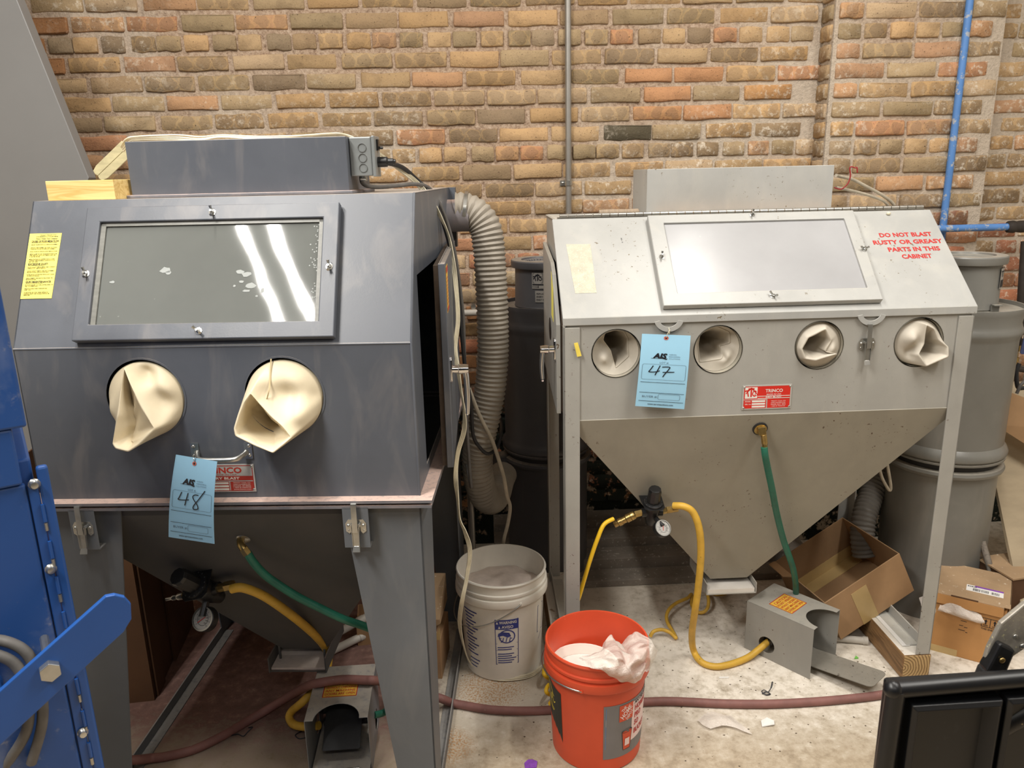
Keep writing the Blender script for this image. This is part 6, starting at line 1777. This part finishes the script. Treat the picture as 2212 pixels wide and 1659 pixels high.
# white pipes under the dark cabinet
for i, (a, b) in enumerate((((-.672, 2.47, .060), (-.50, 2.62, .085)), ((-.668, 2.44, .020), (-.48, 2.58, .042)))):
    m = MB(); A, B = Vector(a), Vector(b); m.tube([A, B], .0145, 12); m.lathe([(.0145, .11), (.0165, .112), (.0165, .135), (.0145, .137)], 12, A, (B - A))
    one(m, 'plastic_pipe', MAT['whitepipe'], ('upper' if i == 0 else 'lower') + ' white plastic pipe lying behind the dark hopper on the grit', 'pipe', loc=a, smooth=40)
# cartons around the dark cabinet
t = thing('cardboard_carton', 'small open brown carton behind the left foot pedal', 'box', (-.585, 2.50, 0), .15)
m = MB(); carton_walls(m, .18, .16, .075); m.build('carton_walls', MAT['card'], t)
t = thing('cardboard_carton', 'tall torn brown carton beside the right leg of the dark cabinet', 'box', (-.335, 2.30, 0), math.radians(-4))
m = MB(); m.box((0, 0, 0), (.075, .18, .150)); m.build('carton_body', MAT['card'], t, bevel=.002)
m = MB(); zig = [(0, .150), (.075, .150), (.075, .196), (.066, .176), (.058, .188), (.05, .170), (.040, .180), (.03, .164), (.02, .176), (.01, .158), (0, .166)]
m.plate(zig, [], (0, .003, 0), EX, EZ, .003); m.build('torn_edge', MAT['tape'], t)
m = MB(); m.hexa([V(0, .02, .150), V(.075, .02, .200), V(.075, .18, .200), V(0, .18, .150), V(0, .02, .210), V(.073, .02, .215), V(.073, .18, .30), V(0, .18, .30)]); m.build('raised_flap', MAT['carddusty'], t)
t = thing('cardboard_carton', 'tall dark brown carton standing in the shadow left of the dark cabinet', 'box', (-1.60, 2.16, 0), math.radians(8))
m = MB(); carton_walls(m, .40, .52, .78, .006); m.build('carton_walls', MAT['carddark'], t)
m = MB(); m.box((.402, .02, .0), (.408, .10, .74)); m.box((.402, .22, .0), (.412, .50, .70)); m.build('side_flap', MAT['carddark'], t)
# loose panels standing on the right
t = thing('hardboard_sheet', 'tall tan hardboard sheet leaning at the wall to the right of the pale drum', 'panel', (1.80, 2.95, 0))
m = MB(); m.hexa([V(-.03, -.62, 0), V(.50, -.55, 0), V(.50, -.54, 0), V(-.03, -.60, 0), V(.06, .06, .80), V(.55, .05, .80), V(.55, .065, .80), V(.06, .075, .80)]); m.build('sheet', MAT['hardboard'], t)
m = MB(); m.hexa([V(.010, -.13, .84), V(.40, -.32, .70), V(.40, -.34, .44), V(.016, -.17, .70), V(.012, -.12, .84), V(.40, -.31, .70), V(.40, -.33, .44), V(.018, -.16, .70)]); m.build('folded_flap', MAT['card'], t)
m = MB(); m.tube([(1.715, 2.60, .31), (1.738, 2.53, .17), (1.75, 2.48, .02)], .012, 8); one(m, 'wooden_stick', MAT['greywood'], 'thin grey wooden stick leaning behind the golden brown carton', 'stick', loc=(1.75, 2.48, .02), smooth=50)
t = thing('cardboard_carton', 'dark dusty carton cut off at the picture edge behind the metal strap', 'box', (1.745, 2.45, 0), math.radians(12))
m = MB(); m.box((.0, .0, .0), (.3, .16, .235)); m.build('carton_body', MAT['carddark'], t, bevel=.003)
m = MB(); m.box((-.004, -.004, .235), (.304, .164, .241)); m.build('carton_lid', MAT['carddusty'], t)
# valve and cables by the right edge
t = thing('ball_valve', 'iron pipe with a blue lever ball valve hanging on the wall beside the pale drum', 'valve', (1.995, 3.0, 0))
m = MB(); m.cyl((-.020, 0, 1.36), (.004, 0, 1.065), .016, 12); m.build('iron_pipe', MAT['darkpipe'], t, smooth=50)
m = MB(); m.lathe([(0, 0), (.017, 0), (.020, .01), (.020, .025), (.014, .03), (.016, .04), (.024, .05), (.024, .075), (.016, .085), (.018, .09), (.018, .11), (0, .11)], 12, (.004, 0, .955)); m.build('valve_body', MAT['darkpipe'], t, smooth=40)
m = MB(); m.lathe([(0, 0), (.013, 0), (.013, .016), (.017, .018), (.017, .035), (.012, .037), (.012, .06), (.018, .062), (.018, .085), (0, .085)], 12, (.004, 0, .87)); m.build('brass_nipple', MAT['brass'], t, smooth=40)
m = MB(); m.plate(rrect(-.012, -.095, .012, .012, .010), [], (.012, -.045, 1.02), EX, V(0, -.15, 1), .004); m.cyl((.010, -.048, 1.02), (.008, 0, 1.02), .006, 8); m.build('lever', MAT['bluehandle'], t, bevel=.001)
m = MB(); m.cyl((.0, 0, .862), (.10, -.01, .845), .012, 10); m.ball((.004, 0, .86), .022, 10); m.build('elbow_pipe', MAT['darkpipe'], t, smooth=50)
hose('shopcables', 'shop_cable', .008, MAT['blackrub'], 'dark cable loop hanging under the blue lever valve', 'cable')
hose('shopcables2', 'shop_cable', .006, MAT['greycord'], 'grey cable end poking out behind the hardboard sheet', 'cable')
# grey upright pipe behind the dark cabinet
m = MB(); m.cyl((-.165, 2.70, 0), (-.165, 2.70, .86), .0125, 12); one(m, 'upright_pipe', MAT['conduit'], 'grey upright pipe behind the dark cabinet beside the duct bend', 'pipe', loc=(-.165, 2.70, 0), smooth=50)

# things lying on the two cabinets
t = thing('wood_block', 'short yellow pine block on the left corner of the dark cabinet', 'wood block', C1.location + V(0, 0, ZT))
t.rotation_euler = (0, 0, math.radians(-1.9))
m = MB(); m.box((-.427, .182, .0), (-.262, .272, .046)); m.build('block', MAT['pine'], t, bevel=.0012)
t = thing('paper_roll', 'small brown rolled tube lying on top of the pale cabinet at the hinge', 'roll', C2.location + V(0, 0, ZQ + .001)); t.rotation_euler = (0, 0, math.radians(2.2))
m = MB(); m.lathe([(.0075, -.0) , (.010, 0), (.0115, .03), (.0105, .08), (.0112, .125), (.008, .128), (.0078, .10), (.0075, 0)], 16, (-.452, VH + .034, .0122), (1, -.02, .0)); m.build('roll_body', MAT['olive'], t, smooth=40)
t = thing('wood_strip', 'long thin orange wood strip under the right lamp housing', 'wood strip', C2.location + V(0, 0, ZQ + .0005)); t.rotation_euler = (0, 0, math.radians(2.2))
m = MB(); m.box((-.27, VH + .028, 0), (.31, VH + .06, .0085)); m.build('strip', MAT['woodstrip'], t, bevel=.001)
m = MB(); m.ball((0, 0, 0), .006, 8, (1.2, .7, .9)); o = one(m, 'foam_crumb', MAT['cream'], 'small cream foam crumb on the lid of the pale cabinet', 'crumb', smooth=60); o.location = c2w @ V(.465, VH - .022, ZQ - .008)

# ------------------------------------------------------------------ machines cut off by the picture edges
t = thing('sheet_metal_hood', 'large smooth grey sheet metal machine side towering behind the dark cabinet', 'machine', (-1.6, 2.73, 0))
pl = [(-.75, .2), (-.18, .2), (.02, .9), (.155, 1.60), (.19, 1.672), (.055, 2.21), (-.05, 2.60), (-.75, 2.60)]
m = MB(); m.plate(pl, [], (0, 0.04, 0), EX, EZ, .05); m.build('side_plate', simple('smooth_grey_machine_paint', srgb(128, 127, 126), .42, 0, .03, 3), t, bevel=.002)
# blue machine with a hinged door and a lever
t = thing('blue_machine', 'dusty blue steel machine with a hinged panel and bolts, cut off by the frame', 'machine', (-.757, 1.15, 0), math.radians(34))
BS = MAT['bluesteel']
m = MB(); m.box((-.50, 0.012, 0), (.0, .40, 1.235)); m.build('housing', BS, t, bevel=.004)
m = MB(); m.box((-.50, -.012, 1.292), (.004, .40, 1.62)); m.box((-.50, -.008, 1.20), (-.016, .40, 1.2915)); m.box((-.50, -.002, .0), (-.013, .011, 1.199)); m.build('door_panel', BS, t, bevel=.004)
m = MB(); m.box((-.011, -.0, .0), (.004, .0118, 1.193)); m.build('hinge_leaf', MAT['bluearm'], t, bevel=.002)
m = MB(); m.box((.0045, -.003, .0), (.021, .0118, 1.222)); m.build('corner_strip', MAT['bluearm'], t, bevel=.004)
for i in range(30):
    z = 1.16 - i * .032
    m = MB(); m.cyl((.0042, -.003, z), (.0042, -.003, z - (.013 if i % 2 else .030)), .0028, 6); m.build('hinge_pin', MAT['hinge'] if i % 2 else MAT['bluearm'], t, smooth=60)
for z in (1.196, 1.048, .735):
    m = MB(); m.lathe([(0, .011), (.0055, .010), (.007, .004), (.009, .002), (.009, 0)], 10, (-.001, -.001, z), (0, -1, 0)); m.build('bolt', MAT['zinc'], t, smooth=40)
m = MB()
pa = V(-.08, -.12, .88); pb = V(.110, -.12, 1.004)
d_ = (pb - pa).normalized(); n_ = V(-d_.z, 0, d_.x)
arm = [(-.10, -.034), (.165, -.034), (.188, -.026), (.204, -.006), (.206, .010), (.200, .024), (.190, .032), (-.10, .032)]
m.plate(arm, [], pa + V(.0, 0, .02), d_, n_, .010 if d_.cross(n_).y > 0 else -.010); m.build('lever_arm', MAT['bluearm'], t, bevel=.0015)
m = MB(); p_ = pa + d_ * .076 + n_ * .022; m.cyl(p_ + V(0, 0, 0), p_ + V(0, -.014, 0), .0155, 6); m.cyl(p_ + V(0, .10, 0), p_, .007, 10); m.build('lever_bolt', MAT['zinc'], t, bevel=.001)
m = MB(); m.cyl(pa + V(-.03, .005, 0), pa + V(-.03, .13, 0), .016, 14); m.build('pivot', MAT['bluearm'], t, smooth=40)
for i, pts in enumerate((((-.10, -.07, .94), (-.066, -.08, .945), (-.040, -.075, .925), (-.028, -.075, .89), (-.035, -.07, .83), (-.055, -.065, .78), (-.10, -.06, .72)), ((-.10, -.055, .95), (-.06, -.06, .955), (-.025, -.06, .93), (-.016, -.06, .87), (-.026, -.058, .80), (-.06, -.055, .72)))):
    m = MB(); m.tube(pts, .0085, 10, smooth=6); o = one(m, 'grey_cable', MAT['greycord'], ('inner' if i == 0 else 'outer') + ' thick grey cable hanging behind the blue lever arm', 'cable', smooth=60); o.location = t.location

# black case with framed panels and a strap bracket, right foreground
t = thing('equipment_case', 'scuffed black framed equipment case in the lower right corner', 'case', (.553, 1.0, -.012))
K = MAT['case']
def bar(nm, a, b, r, flat=None):
    m = MB(); m.tube([a, b], r, 14, flat=flat); return m.build(nm, K, t, smooth=50)
m = MB(); m.hexa([V(.006, .012, .48), V(.50, .04, .48), V(.50, .065, .48), V(.006, .035, .48), V(.006, .012, .905), V(.50, .04, .905), V(.50, .065, .905), V(.006, .035, .905)]); m.build('case_body', K, t, bevel=.006)
bar('frame_bar', (.004, .006, .45), (.012, .004, .905), .014); bar('frame_bar', (.006, .004, .903), (.50, .035, .915), .013)
m = MB(); m.ball((.008, .004, .904), .0145, 12); m.build('frame_corner', K, t, smooth=60)
def framed(u0, u1, z1, nm):
    m = MB(); w = .020
    o_ = [(u0, .45), (u1, .45), (u1, z1), (u0, z1)]; i_ = [(u0 + w, .45 + w), (u1 - w, .45 + w), (u1 - w, z1 - w), (u0 + w, z1 - w)]
    P = lambda q, y: V(q[0], y + q[0] * .06, q[1])
    A = [P(q, -.008) for q in o_]; A2 = [P(q, .012) for q in o_]; mid = [P(((a[0] * .65 + b[0] * .35), (a[1] * .65 + b[1] * .35)), -.014) for a, b in zip(o_, i_)]; B = [P(q, .006) for q in i_]
    vs = A2 + A + mid + B
    fs = []
    for k in range(3):
        for i in range(4): j = (i + 1) % 4; fs.append((k * 4 + i, k * 4 + j, (k + 1) * 4 + j, (k + 1) * 4 + i))
    m.raw(vs, fs); m.build('panel_molding', K, t, bevel=.0015)
    m = MB(); q = [P(c, .006) for c in i_]; m.hexa([p + V(0, .004, 0) for p in q] + q); m.build('inset_panel', K, t)
framed(.034, .176, .882, 'a'); framed(.182, .40, .884, 'b')
bt_ = thing('strap_bracket', 'worn grey steel strap bracket with a black socket above the black case', 'bracket', (.76, 1.08, .86))
pl = [(-.018, .0), (.016, -.006), (.030, .03), (.06, .055), (.10, .07), (.10, .17), (.05, .14), (.002, .09), (-.012, .045)]
m = MB(); m.plate(pl, [circle(.062, .095, .012, 14)], (0, 0, 0), EX, EZ, -.010); m.build('strap_plate', MAT['strapmetal'], bt_, bevel=.003)
m = MB(); m.ball((.040, -.002, .050), .005, 8, (1, .5, 1)); m.ball((.026, -.002, .068), .004, 8, (1, .5, 1)); m.build('rivet', MAT['zinc'], bt_, smooth=60)
m = MB(); m.hexa([V(-.020, -.014, .012), V(.012, -.014, .002), V(.012, .01, .002), V(-.020, .01, .012), V(-.002, -.012, .062), V(.024, -.012, .048), V(.024, .01, .048), V(-.002, .01, .062)]); m.build('socket', MAT['black'], bt_, bevel=.004)
m = MB(); m.ball((.002, -.015, .034), .005, 8, (1, .4, 1)); m.build('screw', MAT['brass'], bt_, smooth=60)
m = MB(); m.hexa([V(-.034, -.014, -.06), V(.006, -.014, -.075), V(.006, .014, -.075), V(-.034, .014, -.06), V(-.018, -.016, .014), V(.014, -.016, .004), V(.014, .014, .004), V(-.018, .014, .014)]); m.build('rubber_boot', MAT['blackrub'], bt_, bevel=.006)
m = MB(); m.tube([(.14, -.045, .02), (.06, -.05, -.012), (.012, -.05, -.04), (-.012, -.05, -.058)], lambda q: .022 - .004 * q, 14, smooth=4); m.build('black_sleeve', MAT['case'], bt_, smooth=60)

# ------------------------------------------------------------------ litter on the floor
def scrap(name, mat, label, cat, pts, th=.0015):
    c = sum((V(*p) for p in pts), V(0, 0, 0)) / len(pts)
    m = MB(); q = [V(*p) - c for p in pts]; k = len(q)
    m.raw(q + [p + V(0, 0, th) for p in q], [tuple(range(k)), tuple(range(2 * k - 1, k - 1, -1))] + [(i, (i + 1) % k, k + (i + 1) % k, k + i) for i in range(k)])
    return one(m, name, mat, label, cat, loc=(0, 0, 0)) if False else tag_at(m, name, mat, label, cat, c)
def tag_at(m, name, mat, label, cat, c):
    o = m.build(name, mat, None); o.location = c; return tag(o, label, cat)
scrap('tape_scrap', MAT['purple'], 'purple tape scrap on the floor at the bottom edge', 'tape', [(.012, 1.870, .001), (.045, 1.874, .001), (.048, 1.896, .003), (.035, 1.906, .001), (.022, 1.904, .003), (.010, 1.892, .001)])
scrap('paper_scrap', MAT['paperwhite'], 'narrow white paper sliver on the floor before the right pedal', 'paper', [(.672, 2.262, .001), (.705, 2.262, .001), (.708, 2.268, .001), (.676, 2.269, .001)])
m = sheet([[(.55, 2.06, .004), (.60, 2.08, .012), (.66, 2.07, .004)], [(.56, 2.03, .010), (.61, 2.05, .02), (.68, 2.03, .006)], [(.58, 2.01, .004), (.63, 2.02, .008), (.70, 1.99, .003)]], 5, 5, 3.0, .006, 30)
one(m, 'plastic_scrap', MAT['film'], 'flat torn clear plastic on the floor in front of the red hose', 'plastic scrap', loc=(.61, 2.05, .01), smooth=180)
scrap('paper_scrap', MAT['paperwhite'], 'crumpled pale paper bit on the floor left of the black case', 'paper', [(.74, 2.02, .001), (.78, 2.025, .004), (.785, 2.045, .001), (.765, 2.052, .008), (.745, 2.045, .002)], .003)
scrap('green_scrap', MAT['green'], 'tiny green scrap on the floor beside the right treadle', 'scrap', [(1.165, 2.35, .001), (1.18, 2.352, .001), (1.176, 2.364, .002)], .004)
m = MB(); m.tube([(.79, 2.185, .003), (.80, 2.19, .006), (.812, 2.184, .003), (.822, 2.19, .012), (.83, 2.205, .022), (.835, 2.21, .018), (.826, 2.195, .008)], .0014, 5, smooth=4)
m.tube([(.79, 2.175, .003), (.805, 2.18, .006), (.815, 2.172, .003), (.80, 2.168, .004), (.79, 2.178, .006)], .002, 5, smooth=4)
one(m, 'thread_tuft', MAT['ink'], 'small tangle of black thread on the floor by the red hose', 'thread', loc=(.80, 2.18, .003))
m = MB(); m.tube([(-.9, 2.03, .003), (-.87, 2.035, .008), (-.85, 2.03, .004), (-.84, 2.045, .008), (-.83, 2.06, .012), (-.845, 2.065, .006)], .0018, 5, smooth=4)
one(m, 'wire_bit', MAT['ink'], 'bent black wire bit on the reddish grit under the dark cabinet', 'wire', loc=(-.87, 2.035, .003))
m = MB(); m.tube([(-.66, 2.06, .003), (-.675, 2.045, .005), (-.69, 2.03, .004), (-.675, 2.015, .003), (-.655, 2.02, .003)], .0018, 5, smooth=4)
one(m, 'wire_bit', MAT['ink'], 'curled black wire bit beside the left foot pedal', 'wire', loc=(-.67, 2.04, .003))
rg = random.Random(11); m = MB()
for i in range(520):
    x = rg.uniform(-.2, 1.35); y = rg.uniform(1.82, 2.75)
    s = rg.choice((.0012, .0016, .002, .003, .0042)) ; a = rg.uniform(0, 6.3)
    k = 5; pts = [V(x + s * rg.uniform(.5, 1.2) * math.cos(a + 2 * PI * j / k), y + s * rg.uniform(.4, 1) * math.sin(a + 2 * PI * j / k), .0003) for j in range(k)]
    m.raw(pts + [V(x, y, s * rg.uniform(.3, .7))], [tuple(range(k))] + [(j, (j + 1) % k, k) for j in range(k)])
o = m.build('floor_crumbs', MAT['crumb'], None); tag(o, 'dark crumbs scattered over the pale dusty floor', 'debris', kind='stuff')
bpy.context.view_layer.update()
